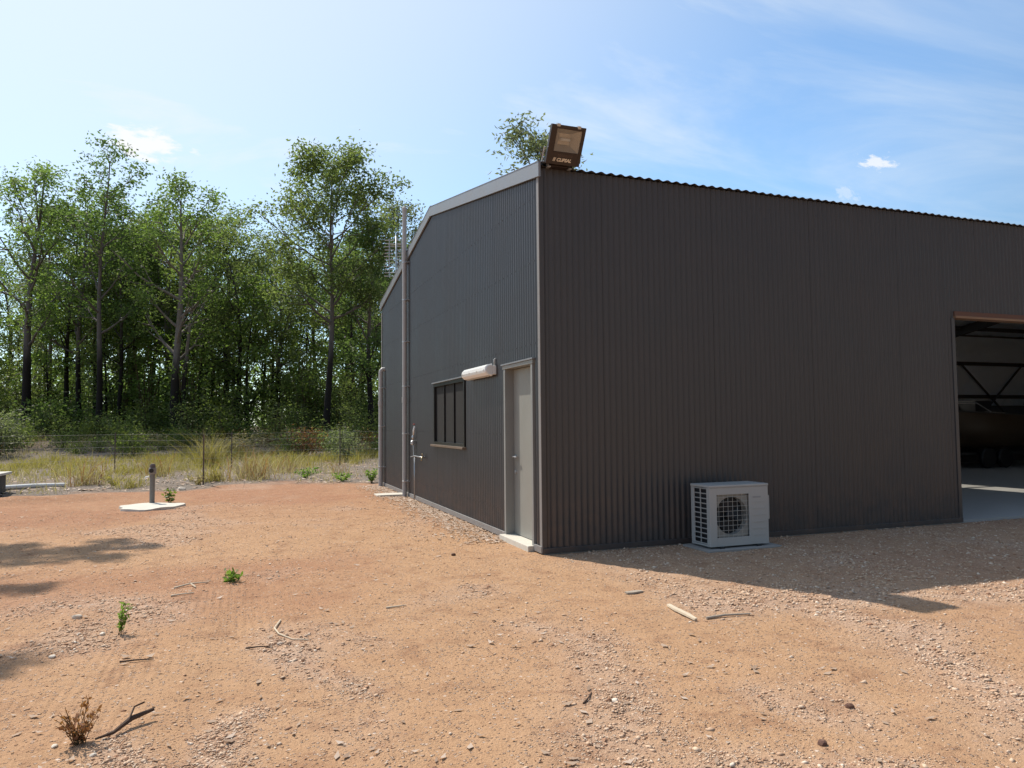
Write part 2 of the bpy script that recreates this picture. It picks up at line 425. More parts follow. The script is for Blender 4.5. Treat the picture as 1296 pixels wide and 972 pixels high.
# ------------------------------------------------------------------ ground
def axis(lo, f0, f1, hi, step):
    a = np.arange(f0, f1+1e-6, step); o = [f0]; s = step
    while o[-1] > lo: s *= 1.16; o.append(o[-1]-s)
    p = [f1]; s = step
    while p[-1] < hi: s *= 1.16; p.append(p[-1]+s)
    return np.concatenate([np.array(o[1:])[::-1], a, np.array(p[1:])])
def ground_mat():
    t = NT('laterite_yard_dirt'); g = t.pos(); x, y, z = t.xyz(g)
    gr = t.attr('grey'); gv = t.attr('gravel'); rd = t.attr('red')
    n1 = t.noise(g, 1.1, 6, .6); n2 = t.noise(g, 9, 6, .65); n3 = t.noise(g, 70, 4, .6); n4 = t.noise(g, 240, 3, .6)
    tan = t.mix(n1, (.440, .258, .144), (.525, .325, .186))
    red = t.mix(n2, (.31, .142, .080), (.43, .225, .130))
    c = t.mix(t.math('MULTIPLY', rd, t.ramp(n2, .25, .7, .55, 1.)), tan, red)
    c = t.mix(t.ramp(n1, .5, .72, 0, .35), c, (.36, .19, .10))
    # gravel sheets
    grav = t.mix(n3, (.34, .20, .13), (.66, .50, .38))
    c = t.mix(t.math('MULTIPLY', gv, t.ramp(n2, .3, .6, .35, .85)), c, grav)
    # fine grit everywhere
    c = t.mix(t.ramp(n3, .57, .67, 0, .6), c, (.25, .125, .070))
    c = t.mix(t.ramp(n4, .64, .74, 0, .55), c, (.66, .50, .36))
    v = t.node('ShaderNodeTexVoronoi', {'Vector': g, 'Scale': 46., 'Randomness': 1.}); cell = t.xyz(v.outputs['Color'])[0]
    dot = t.math('MULTIPLY', t.ramp(v.outputs['Distance'], .42, .26), t.ramp(cell, .60, .72))
    c = t.mix(t.math('MULTIPLY', dot, .8), c, t.mix(t.xyz(v.outputs['Color'])[1], (.22, .115, .075), (.66, .52, .42)))
    v2 = t.node('ShaderNodeTexVoronoi', {'Vector': g, 'Scale': 21., 'Randomness': 1.}); cc = t.xyz(v2.outputs['Color'])
    dot2 = t.math('MULTIPLY', t.ramp(v2.outputs['Distance'], .24, .14), t.ramp(cc[0], .70, .76))
    c = t.mix(t.math('MULTIPLY', dot2, .85), c, t.mix(cc[1], (.40, .25, .17), (.74, .62, .52)))
    v3 = t.node('ShaderNodeTexVoronoi', {'Vector': t.mapping(g, (1., 1.6, 1.)), 'Scale': 9., 'Randomness': 1.}); c3 = t.xyz(v3.outputs['Color'])
    dot3 = t.math('MULTIPLY', t.ramp(v3.outputs['Distance'], .20, .12), t.math('MULTIPLY', t.ramp(c3[0], .55, .62), t.ramp(y, -2., 2.)))
    c = t.mix(t.math('MULTIPLY', dot3, .8), c, t.mix(c3[1], (.30, .17, .11), (.68, .54, .42)))
    n5 = t.noise(g, 3.2, 7, .72, .4)
    c = t.mix(t.ramp(n5, .48, .72, 0, .62), c, (.27, .135, .078)); c = t.mix(t.ramp(n5, .45, .25, 0, .3), c, (.60, .42, .28))
    # grey leafy verge past the dirt
    ve = t.mix(t.noise(g, 14, 5, .7), (.10, .082, .066), (.30, .25, .21))
    ve = t.mix(t.ramp(n1, .45, .7, 0, .5), ve, (.33, .235, .165))
    ve = t.mix(t.ramp(t.noise(t.mapping(g, (1, 2.5, 1)), 22, 3, .7), .58, .68, 0, .7), ve, (.50, .44, .37))
    c = t.mix(gr, c, ve)
    # woodland floor: brown litter
    wf = t.mix(t.noise(g, 5, 5, .7), (.10, .072, .05), (.26, .20, .15))
    c = t.mix(t.ramp(t.math('ADD', y, t.math('MULTIPLY', n1, 6.)), 30, 35), c, wf)
    t.P(base=c, rough=.95, spec=.15)
    # tyre treads pressed in the dust
    wv = t.node('ShaderNodeTexWave', {'Vector': t.mapping(g, (1, .12, 1)), 'Scale': 5.2, 'Distortion': 2.5, 'Detail': 2., 'Detail Scale': 1.5}, bands_direction='X').outputs['Fac']
    wm = t.math('MULTIPLY', t.ramp(t.noise(g, 1.4, 2), .45, .6), t.math('MULTIPLY', t.ramp(x, -2.2, -3.2), t.ramp(y, 1., -.8)))
    hgt = t.math('ADD', t.math('MULTIPLY', n2, .5), t.math('MULTIPLY', n3, .35))
    hgt = t.math('ADD', hgt, t.math('MULTIPLY', dot, .5))
    hgt = t.math('ADD', hgt, t.math('MULTIPLY', n4, .12))
    hgt = t.math('ADD', hgt, t.math('MULTIPLY', t.math('MULTIPLY', wv, wm), .17))
    t.bump(hgt, 1., .034)
    return t.m
M_ground = ground_mat()
def make_ground():
    xs = axis(-420, -9, 7, 420, .075); ys = axis(-300, -6.2, 12.5, 900, .075)
    X, Y = np.meshgrid(xs, ys); Z = ground_h(X, Y)
    # follow a gentle plain far away
    nx, ny = len(xs), len(ys); idx = np.arange(nx*ny).reshape(ny, nx)
    F = np.stack([idx[:-1, :-1], idx[:-1, 1:], idx[1:, 1:], idx[1:, :-1]], -1).reshape(-1, 4)
    V = np.stack([X, Y, Z], -1).reshape(-1, 3)
    me = np_mesh('ground', V, F, M_ground, True)
    for nm, fn in (('grey', grey_mask), ('gravel', gravel_mask), ('red', red_mask)):
        a = me.attributes.new(nm, 'FLOAT', 'POINT'); a.data.foreach_set('value', fn(X, Y).ravel().astype(np.float32))
    tag(link('ground', me), kind='structure')
make_ground()

# ------------------------------------------------------------------ shed
H, RG, WD, LEN = 4.338, 5.263, 10.0, 24.5
OX0, OX1, OZ = 6.39, 17.6, 2.93          # vehicle opening; its unseen right end is set wide to let light in
def roof_z(y): return H+(RG-H)*(1-abs(y-5)/5)
shed = thing('shed', 'large dark grey corrugated metal shed with a gable end and open vehicle bay', 'shed')
PITCH = .0762
def corr_wall(axis_, s0, s1, zranges, proud, name='wall_sheet'):
    """one sheet of corrugated steel; zranges(sa, sb) -> list of (z0a,z1a,z0b,z1b)"""
    n = max(1, int(round((s1-s0)/(PITCH/8)))); mb = MB()
    def P(s, z):
        o = .0085*math.cos(2*math.pi*s/PITCH)+proud
        return (-o, s, z) if axis_ == 'y' else (s, -o, z)
    key = {}
    def vid(s, z):
        k = (round(s, 5), round(z, 4))
        if k not in key: key[k] = len(mb.v); mb.v.append(P(s, z))
        return key[k]
    for i in range(n):
        a = s0+(s1-s0)*i/n; b = s0+(s1-s0)*(i+1)/n
        for (z0a, z1a, z0b, z1b) in zranges(a, b):
            f = (vid(a, z0a), vid(b, z0b), vid(b, z1b), vid(a, z1a))
            mb.f.append(f if axis_ == 'x' else f[::-1]); mb.mi.append(0)
    return mb.build(name, M_wall, shed, smooth=True)
DY0, DY1, DZ = .215, 1.175, 2.12          # door opening
WY0, WY1, WZ0, WZ1 = 2.95, 4.83, 1.09, 2.13
def gable_ranges(a, b):
    c = (a+b)/2; ta, tb = roof_z(a)-.005, roof_z(b)-.005
    if DY0 < c < DY1: return [(DZ, ta, DZ, tb)]
    if WY0 < c < WY1: return [(.04, WZ0, .04, WZ0), (WZ1, ta, WZ1, tb)]
    return [(.04, ta, .04, tb)]
def front_ranges(a, b):
    c = (a+b)/2
    if OX0 < c < OX1: return [(OZ, H, OZ, H)]
    return [(.03, H, .03, H)]
def cuts(s, e, step, extra=()):
    c = [s]
    while c[-1]+step < e-.05: c.append(c[-1]+step)
    c.append(e); return c
cs = cuts(.02, 9.98, PITCH*10)
for i in range(len(cs)-1): corr_wall('y', cs[i], min(cs[i+1]+PITCH*.75, 9.98), gable_ranges, .0022 if i % 2 else 0.)
cs = cuts(.02, LEN-.02, PITCH*10)
for i in range(len(cs)-1): corr_wall('x', cs[i], min(cs[i+1]+PITCH*.75, LEN-.02), front_ranges, .0022 if i % 2 else 0.)
MB().box((0, 10-.02, .0), (LEN, 10, H-.03)).build('rear_wall', M_wall, shed)
mb = MB(); mb.add([(LEN, 0, 0), (LEN, 10, 0), (LEN, 10, H-.03), (LEN, 5, RG-.03), (LEN, 0, H-.03),
                  (LEN-.04, .03, 0), (LEN-.04, 9.97, 0), (LEN-.04, 9.97, H-.04), (LEN-.04, 5, RG-.04), (LEN-.04, .03, H-.04)],
                 [(0,1,2,3,4), (9,8,7,6,5), (0,5,6,1), (1,6,7,2), (2,7,8,3), (3,8,9,4), (4,9,5,0)])
mb.build('end_wall', M_wall, shed)
# roof sheets: 0.128 m ribs running down the slope, eave overhang 70 mm
RP = .128
def roof_sheet(x0, x1, front, mat, lift):
    n = int(round((x1-x0)/(RP/8))); mb = MB()
    ya, yb = (-.048, 5.0) if front else (10.06, 5.0)
    za = roof_z(0)-(RG-H)/5*.048 if front else roof_z(10)-(RG-H)/5*.06
    zb = RG
    for i in range(n+1):
        x = x0+(x1-x0)*i/n; o = .011*math.cos(2*math.pi*x/RP)+.020+lift
        mb.v.append((x, ya, za+o)); mb.v.append((x, yb, zb+o))
    for i in range(n):
        f = (2*i, 2*i+2, 2*i+3, 2*i+1); mb.f.append(f if front else f[::-1]); mb.mi.append(0)
    return mb.build('roof_sheet', mat, shed, smooth=True)
rc = cuts(-.03, LEN+.03, RP*6)
for i in range(len(rc)-1):
    for fr in (True, False):
        mid = (rc[i]+rc[i+1])/2
        clear = (9.2 < mid < 9.95 or 16.2 < mid < 16.95)
        roof_sheet(rc[i], rc[i+1], fr, M_skyl if clear else M_roof, .0025 if i % 2 else 0.)
RIDGE = MB(); RIDGE.add([(-.04, 4.8, RG+.025), (LEN, 4.8, RG+.025), (LEN, 5, RG+.075), (-.04, 5, RG+.075), (LEN, 5.2, RG+.025), (-.04, 5.2, RG+.025)], [(0,1,2,3), (3,2,4,5)])
RIDGE.build('ridge_capping', M_roof, shed)
# barge capping along the gable: face 0.25 m deep, lip over the roof
def barge(y0, z0, y1, z1):
    mb = MB(); d = .115
    for (xa, xb, t0, t1) in ((-.045, -.018, .05, -d), ):
        vs = []
        for (y, z) in ((y0, z0), (y1, z1)):
            vs += [(xa, y, z+t0), (xb, y, z+t0), (xb, y, z+t1), (xa, y, z+t1)]
        mb.add(vs, [(0,1,2,3), (7,6,5,4), (0,4,5,1), (1,5,6,2), (2,6,7,3), (3,7,4,0)])
    vs = []
    for (y, z) in ((y0, z0), (y1, z1)):
        vs += [(-.050, y, z+.052), (.12, y, z+.052), (.12, y, z+.060), (-.050, y, z+.060)]
    mb.add(vs, [(0,1,2,3), (7,6,5,4), (0,4,5,1), (1,5,6,2), (2,6,7,3), (3,7,4,0)])
    return mb.build('barge_capping', M_trim, shed)
s_ = (RG-H)/5
barge(-.085, H-.085*s_, 5.0, RG); barge(5.001, RG, 10.07, H-.07*s_)
# corner flashing, base trims
MB().box((-.020, -.016, .03), (-.014, .045, H-.10)).build('corner_flashing', M_trim2, shed)
MB().box((-.0135, -.0165, .03), (.040, -.011, H-.03)).build('corner_flashing', M_wall, shed)
mb = MB(); mb.box((-.018, 9.94, .03), (-.012, 10.012, H-.2)); mb.build('corner_flashing', M_trim2, shed)
MB().box((-.032, 1.19, .0), (-.010, 10.0, .075), .004).build('base_trim', M_trim2, shed)
MB().box((-.032, -.02, .0), (-.010, .20, .075), .004).build('base_trim', M_trim2, shed)
MB().box((-.009, -.03, -.005), (OX0, -.010, .055), .004).build('base_trim', M_wall, shed)
MB().box((OX1, -.03, -.005), (LEN, -.010, .055), .004).build('base_trim', M_wall, shed)
# screws in rows on the gable sheets (fixings along the girts)
mb = MB(); Mx = Matrix.Rotation(R(90), 4, 'Y')
for z in (.35, 1.3, 2.35, 3.3, 4.05):
    y = PITCH*2
    while y < 9.9:
        if z < roof_z(y)-.3 and not (WY0-.06 < y < WY1+.06 and WZ0-.1 < z < WZ1+.1) and not (DY0-.06 < y < DY1+.06 and z < DZ+.1):
            mb.box((-.0155, y-.005, z-.005), (-.0105, y+.005, z+.005))
        y += PITCH*2
sc_o = mb.build('wall_screws', M_roof, shed); sc_o['kind'] = 'stuff'
mb = MB()
for z in (.35, 1.3, 2.35, 3.3, 4.15):
    x = PITCH*2
    while x < 9:
        if not (OX0-.06 < x and z < OZ+.1): mb.box((x-.005, -.0155, z-.005), (x+.005, -.0105, z+.005))
        x += PITCH*2
sc_o = mb.build('wall_screws', M_wall, shed); sc_o['kind'] = 'stuff'
# personnel door
fr = MB()
fr.box((-.030, DY1-.045, .0), (.16, DY1+.012, DZ), .004); fr.box((-.030, DY0-.012, .0), (.16, DY0+.045, DZ), .004)
fr.box((-.036, DY0-.035, DZ), (.16, DY1+.035, DZ+.045), .004)
fo = fr.build('door_frame', M_frame, shed)
MB().box((-.05, DY0-.06, DZ+.046), (-.012, DY1+.06, DZ+.066), .003).build('head_flashing', M_trim, shed)
dl = MB(); dl.box((.085, DY0+.047, .06), (.125, DY1-.047, DZ-.005), .003); door = dl.build('door', M_door, shed)
hn = MB(); Ry = Matrix.Rotation(R(-90), 4, 'Y')
hn.lathe([(.026, 0), (.026, .008), (.012, .012), (.012, .045)], (.085, DY1-.11, 1.02), 14, M=Ry)
hn.tube([(.043, DY1-.11, 1.02), (.038, DY1-.14, 1.02), (.040, DY1-.24, 1.018)], [.011, .011, .009], 8)
hn.build('door_handle', M_galv, door, auto=40)
lk = MB(); lk.lathe([(.028, 0), (.028, .012), (.016, .016)], (.085, DY1-.11, .83), 14, M=Ry); lk.build('deadlock', M_galv, door, auto=40)
hg = MB()
for z in (.3, 1.05, 1.8): hg.tube([(.078, DY0+.05, z), (.078, DY0+.05, z+.09)], .008, 6)
hg.build('hinge', M_galv, door)
MB().box((-.10, DY0-.01, -.06), (.16, DY1+.01, .052), .008).build('door_step', M_conc, shed)
# window: black frame, three screened panes, light head trim, brown sill
wf = MB(); xo = -.03
wf.box((xo, WY0, WZ0), (.06, WY0+.05, WZ1), .003); wf.box((xo, WY1-.05, WZ0), (.06, WY1, WZ1), .003)
wf.box((xo, WY0+.051, WZ1-.055), (.06, WY1-.051, WZ1), .003); wf.box((xo, WY0+.051, WZ0), (.06, WY1-.051, WZ0+.045), .003)
win = wf.build('window', M_black, shed)
pw = (WY1-WY0-.10)/3
for k in range(3):
    a = WY0+.05+k*pw
    MB().box((.012, a+.012, WZ0+.046), (.020, a+pw-.012, WZ1-.056)).build('pane', M_screen, win)
    if k < 2: MB().box((-.012, a+pw-.0115, WZ0+.046), (.04, a+pw+.0115, WZ1-.056), .002).build('mullion', M_black, win)
MB().box((-.055, WY0-.03, WZ1+.001), (-.008, WY1+.04, WZ1+.022), .003).build('head_flashing', M_trim, win)
MB().box((-.075, WY0-.04, WZ0-.035), (-.008, WY1+.05, WZ0-.001), .004).build('sill', M_sill, win)
# vehicle opening trims
MB().box((OX0+.0, -.028, OZ-.012), (OX1, .10, OZ+.055), .003).build('opening_lintel', M_rust, shed)
MB().box((OX0+.0, -.045, OZ-.045), (OX1, .12, OZ-.013), .003).build('lintel_lip', M_rustlip, shed)
MB().box((OX0-.06, -.022, .0), (OX0+.002, .12, OZ-.046), .003).build('opening_jamb', M_wall, shed)
MB().box((OX1+.002, -.022, .0), (OX1+.062, .12, OZ-.046), .003).build('opening_jamb', M_wall, shed)
# inside
MB().box((.02, -.012, -.10), (LEN-.05, 9.97, .02)).build('floor_slab', M_floor, shed)
for fr_ in (True, False):
    for (xa, xb) in ((.05, 9.15), (10.0, 16.15), (17.0, LEN-.05)):
        mb = MB(); n = 24; m_ = 8
        ya, yb = (.03, 4.98) if fr_ else (9.96, 5.02)
        for i in range(n+1):
            for j in range(m_+1):
                x = xa+(xb-xa)*i/n; y = ya+(yb-ya)*j/m_
                mb.v.append((x, y, roof_z(y)-.05-.05*abs(math.sin(i*1.3))*abs(math.sin(j*math.pi/2+.4))))
        for i in range(n):
            for j in range(m_):
                a = i*(m_+1)+j; mb.f.append((a, a+1, a+m_+2, a+m_+1)); mb.mi.append(0)
        mb.build('foil_lining', M_foil, shed, smooth=True)
def lining(axis_, a0, a1, at, z0, zf):
    mb = MB(); n, m_ = 40, 14
    for i in range(n+1):
        for j in range(m_+1):
            a = a0+(a1-a0)*i/n; z = z0+(zf(a)-z0)*j/m_
            o = at-.03*abs(math.sin(i*.9+.3*math.sin(j*1.1)))-.05*abs(math.sin(j*math.pi/4.67))
            mb.v.append((a, o, z) if axis_ == 'x' else (o, a, z))
    for i in range(n):
        for j in range(m_):
            q = i*(m_+1)+j; mb.f.append((q, q+1, q+m_+2, q+m_+1)); mb.mi.append(0)
    mb.build('wall_lining', M_foil, shed, smooth=True)
lining('y', .1, 9.85, LEN-.06, .95, lambda a: roof_z(a)-.2)
lining('x', 6.3, LEN-.1, 9.96, 1.9, lambda a: H-.12)
for x in (6.1, 12.2, 18.3, 24.3):
    for y in (.12, 9.78):
        MB().box((x-.09, y-.10, .0), (x+.09, y+.10, H-.15), .003).build('portal_column', M_steel, shed)
    for sgn in (0, 1):
        ya, yb = (.05, 5.0) if sgn == 0 else (9.95, 5.0)
        mb = MB(); vs = []
        for y, z in ((ya, roof_z(ya)-.13), (yb, RG-.13)):
            vs += [(x-.07, y, z), (x+.07, y, z), (x+.07, y, z-.25), (x-.07, y, z-.25)]
        mb.add(vs, [(0,1,2,3), (7,6,5,4), (0,4,5,1), (1,5,6,2), (2,6,7,3), (3,7,4,0)]); mb.build('rafter', M_steel, shed)
for y in (.9, 2.2, 3.5, 4.7, 5.3, 6.5, 7.8, 9.1):
    MB().box((.1, y-.03, roof_z(y)-.22), (LEN-.1, y+.03, roof_z(y)-.105)).build('purlin', M_steel, shed)
for z in (1.1, 2.2, 3.3):
    MB().box((.1, 9.86, z-.06), (LEN-.1, 9.975, z+.06)).build('girt', M_steel, shed)
    MB().box((LEN-.18, .1, z-.06), (LEN-.072, 9.84, z+.06)).build('girt', M_steel, shed)
for (a, b) in (((19.1, 9.80, 3.3), (21.8, 9.80, 1.05)), ((22.0, 9.76, 3.3), (19.3, 9.76, 1.05)), ((22.3, 9.80, 3.3), (24.2, 9.80, 1.05))):
    MB().tube([a, b], .032, 6).build('brace', M_steel, shed)

# ------------------------------------------------------------------ floodlight on the corner of the roof
fl = thing('floodlight', 'brown floodlight with a square glass face tilted down on the roof corner', 'floodlight', (.23, -.085, 4.40))
tilt = Matrix.Rotation(R(30), 4, 'X')     # local: face plane XZ, normal -Y; tilted so the face looks down at the yard
def TL(dz=-.035): return Matrix.Translation((0, -.03, dz)) @ tilt
T = TL()
Wf, Hf = .40, .41
hb = MB()
# body as a tapered shell behind the front flange
vs = []
for (w, z0, z1, y) in ((Wf/2, 0, Hf, 0), (Wf/2, 0, Hf, .045), (Wf/2-.05, .05, Hf-.05, .15), (Wf/2-.07, .07, Hf-.07, .165)):
    vs += [(-w, y, z0), (w, y, z0), (w, y, z1), (-w, y, z1)]
fs = []
for i in range(3):
    for k in range(4): fs.append((i*4+k, i*4+(k+1) % 4, (i+1)*4+(k+1) % 4, (i+1)*4+k))
fs.append((12, 13, 14, 15))
hb.add([T @ Vector(v) for v in vs], [f[::-1] for f in fs])
hb.build('housing', M_flood, fl)
gx0, gx1, gz0, gz1 = -.135, .168, .135, .378
ff = MB()
ff.box((-Wf/2-.008, -.022, -.008), (gx0, .0, Hf+.008), .004, M=T); ff.box((gx1, -.022, -.008), (Wf/2+.008, .0, Hf+.008), .004, M=T)
ff.box((gx0, -.0215, -.008), (gx1, -.0, gz0), .003, M=T); ff.box((gx0, -.0215, gz1), (gx1, 0, Hf+.008), .003, M=T)
ff.build('front_frame', M_flood, fl)
rf = MB(); vs = [(gx0, -.004, gz0), (gx1, -.004, gz0), (gx1, -.004, gz1), (gx0, -.004, gz1), (-.06, .09, .20), (.075, .09, .20), (.075, .09, .32), (-.06, .09, .32)]
rf.add([T @ Vector(v) for v in vs], [(0,1,5,4), (1,2,6,5), (2,3,7,6), (3,0,4,7), (4,5,6,7)]); rf.build('reflector', M_refl, fl)
lp = MB(); lp.tube([T @ Vector((-.05, .05, .26)), T @ Vector((.065, .05, .26))], .016, 10); lp.build('lamp_tube', M_opal, fl, smooth=True)
gg = MB(); gg.box((gx0+.001, -.016, gz0+.001), (gx1-.001, -.011, gz1-.001), M=T); gg.build('glass', M_glass, fl)
for (a, b) in ((-.13, Hf), (.12, Hf)):
    cl = MB(); cl.box((a-.02, -.03, b-.012), (a+.02, .02, b+.020), .004, M=T); cl.build('clip', M_galv, fl)
br = MB()
br.tube([T @ Vector((-Wf/2-.02, .05, .16)), Vector((-Wf/2-.02, .03, -.005)), Vector((-.05, .03, -.02)), Vector((Wf/2+.02, .03, -.005)), T @ Vector((Wf/2+.02, .05, .16))], .012, 6)
br.box((-.16, .0, -.07), (-.12, .06, .03), .003); br.box((.10, .0, -.07), (.14, .06, .03), .003)
br.build('bracket', M_galv, fl)
MB().box((-.15, .0, -.06), (.15, .17, .015), .006).build('light_gap_filler', M_flood, fl)  # added box that stops sun leaking under the floodlight into its shadow
MB().tube([(.02, .02, .03), (.05, -.02, -.01), (.10, -.015, -.05), (.13, .02, -.06)], .009, 6).build('cable', M_black, fl, smooth=True)
def lettering(txt, size, M, mat, parent, shear=.0, off=.0, name='lettering'):
    cu_ = bpy.data.curves.new('lettering', 'FONT'); cu_.body = txt; cu_.size = size; cu_.shear = shear; cu_.offset = off
    cu_.align_x = 'CENTER'; cu_.extrude = .001
    tmp = bpy.data.objects.new('tmp', cu_); COL.objects.link(tmp)
    bpy.context.view_layer.update()
    me = bpy.data.meshes.new_from_object(tmp.evaluated_get(bpy.context.evaluated_depsgraph_get()))
    bpy.data.objects.remove(tmp); me.transform(M); me.materials.clear(); me.materials.append(mat)
    me.name = name; return link(name, me, parent)
face = T @ Matrix.Translation((.005, -.0235, .030)) @ Matrix.Rotation(R(90), 4, 'X')
lettering('CLIPSAL', .050, face, M_letter, fl, .3, .0018)
em = MB()
for k in range(3):
    a = -.130+k*.010
    em.add([T @ Vector(p) for p in ((a, -.0235, .028), (a+.006, -.0235, .028), (a+.018, -.0235, .068), (a+.012, -.0235, .068))], [(0,1,2,3)])
em.build('emblem', M_letter, fl)
em = MB()
for k in range(8):
    a = -.075+k*.023
    for (u0, u1, w0, w1) in ((0, .016, .082, .086), (0, .016, .104, .108), (0, .004, .086, .104), (.012, .016, .086, .104)):
        em.box((a+u0, -.0242, w0), (a+u1, -.0232, w1), M=T)
em.build('embossed_marks', M_letterdim, fl)

# ------------------------------------------------------------------ air conditioner
AX0, AX1, AY0, AY1, AZ0, AZ1 = 1.775, 2.575, -.585, -.225, .035, .72
ac = thing('air_conditioner', 'white air conditioner outdoor unit with a round fan against the front wall', 'air conditioner', (AX0, AY0, 0))
def A(x, y, z): return (x, y, z)
w_, d_, z0, z1 = AX1-AX0, AY1-AY0, AZ0, AZ1
hx0, hx1, hz0, hz1 = .095, .535, .130, .610     # fan opening in the front
cs_ = MB()
cs_.box((0.0, 0, z0), (hx0, .02, z1-.03), .003); cs_.box((hx1, 0, z0), (w_, .02, z1-.03), .003)
cs_.box((hx0, .0005, z0), (hx1, .0195, hz0), .002); cs_.box((hx0, .0005, hz1), (hx1, .0195, z1-.03), .002)
cs_.box((w_-.018, .0205, z0), (w_, d_, z1-.03), .003); cs_.box((0.0, d_-.015, z0), (w_-.019, d_-.0005, z1-.03))
cs_.box((0.002, .0205, z0+.0), (w_-.019, d_-.016, z0+.02))
cs_.box((0.0, .0205, z0+.021), (.014, .06, z1-.03), .002); cs_.box((0.0, d_-.06, z0+.021), (.014, d_-.016, z1-.03), .002)
cs_.build('casing', M_ac, ac)
MB().box((-.006, -.006, z1-.029), (w_+.006, d_+.004, z1), .008).build('top_cover', M_ac, ac)
sg = MB()
nz = 11
for k in range(nz+1):
    z = z0+.03+(z1-.07-z0)*k/nz; sg.box((.0, .0605, z-.005), (.010, d_-.0605, z+.005))
sg.box((.001, (d_)/2-.006, z0+.021), (.009, d_/2+.006, z1-.031))
sg.build('side_grille', M_ac, ac)
MB().box((.03, .03, z0+.03), (.05, d_-.03, z1-.05)).build('coil', M_acd, ac)
# fan surround with a round hole
sh = MB(); cx_, cz_, rr_ = (hx0+hx1)/2-.005, (hz0+hz1)/2, .213
n = 40; vs = []; fs = []
for k in range(n):
    w = 2*math.pi*k/n; c, s = math.cos(w), math.sin(w)
    q = max(abs(c)/((hx1-hx0)/2), abs(s)/((hz1-hz0)/2))
    vs += [(cx_+.005+c/q, .030, cz_+s/q), (cx_+c*rr_, .030, cz_+s*rr_), (cx_+c*rr_, .10, cz_+s*rr_)]
for k in range(n):
    a, b = 3*k, 3*((k+1) % n); fs += [(a, b, b+1, a+1), (a+1, b+1, b+2, a+2)]
sh.add(vs, fs); sh.build('fan_shroud', M_acfin, ac)
MB().box((hx0-.02, .11, hz0-.02), (hx1+.02, .115, hz1+.02)).build('fan_backing', M_acd, ac)
fan = MB(); Rx = Matrix.Rotation(R(90), 4, 'X')
fan.lathe([(.05, -.02), (.05, .02), (.03, .03)], (cx_, .075, cz_), 16, M=Rx)
for k in range(3):
    a0 = 2*math.pi*k/3; vs = []
    for i in range(5):
        for j in range(3):
            r = .05+.13*i/4; a = a0+(j-1)*(.5+.12*i/4); vs.append((cx_+r*math.cos(a), .075+.02*(j-1), cz_+r*math.sin(a)))
    fan.add(vs, [(i*3+j, i*3+j+1, i*3+j+4, i*3+j+3) for i in range(4) for j in range(2)])
fan.build('fan', M_acd, ac, smooth=True)
gr = MB()
for k in range(9):
    z = hz0+(hz1-hz0)*(k+.5)/9; gr.box((hx0, .0025, z-.0016), (hx1, .0075, z+.0016))
for k in range(7):
    x = hx0+(hx1-hx0)*(k+.5)/7; gr.box((x-.0013, .008, hz0), (x+.0013, .012, hz1))
gr.build('fan_grille', M_acwire, ac)
for k in range(6):
    z = z0+.10+k*.075; MB().box((hx1+.04, -.004, z), (w_-.02, -.0005, z+.004)).build('panel_rib', M_ac, ac)
MB().box((hx1+.05, -.002, .56), (hx1+.16, -.0004, .578)).build('badge', M_logo, ac)
MB().box((w_+.0005, .03, .30), (w_+.045, .16, .58), .012).build('valve_cover', M_ac, ac)
for x in (.12, w_-.18):
    MB().box((x, -.02, .014), (x+.06, d_+.015, z0-.001), .004).build('foot', M_acd, ac)
cb = MB()
cb.tube([(w_+.03, .10, .30), (w_+.05, .16, .16), (w_+.04, .30, .12), (w_+.0, d_+.12, .14)], .014, 6)
cb.build('pipe_line', M_acd, ac, smooth=True)
pd = MB(); pd.box((1.70, -.66, -.06), (2.70, -.14, .013), .012); p_ = pd.build('concrete_pad', M_conc2)
tag(p_, 'low rectangular concrete pad under the white air conditioner', 'concrete pad')

# ------------------------------------------------------------------ wall light, pipes, tap, antenna
wl_ = thing('wall_light', 'long white batten light between the window and the grey door', 'wall light', (0, 1.50, 2.06))
MB().box((-.07, .0, .02), (-.012, 1.10, .14), .01).build('base_tray', M_white, wl_)
df = MB(); prof = [(-.072, .0), (-.13, .012), (-.165, .045), (-.172, .070), (-.163, .075), (-.172, .080), (-.165, .118), (-.13, .152), (-.072, .165)]
n = len(prof); ys_ = [0, .012, .55, 1.088, 1.10]; sc_l = [.82, 1, 1, 1, .82]
for yy, ss in zip(ys_, sc_l):
    for (x, z) in prof: df.v.append((-.072+(x+.072)*ss, yy, .0825+(z-.0825)*ss))
for i in range(len(ys_)-1):
    for k in range(n-1): df.f.append((i*n+k, (i+1)*n+k, (i+1)*n+k+1, i*n+k+1)); df.mi.append(0)
df.f.append(tuple(range(n))); df.f.append(tuple(range((len(ys_)-1)*n, len(ys_)*n))[::-1]); df.mi += [0, 0]
df.build('diffuser', M_opal, wl_, auto=30)
for yy in (.06, .38, .72, 1.04):
    MB().box((-.178, yy-.012, .072), (-.165, yy+.012, .092), .002).build('clip', M_white, wl_)
MB().tube([(-.03, .03, .14), (-.03, .03, .22), (-.012, .03, .23)], .012, 6).build('conduit', M_pvc, wl_, smooth=True)

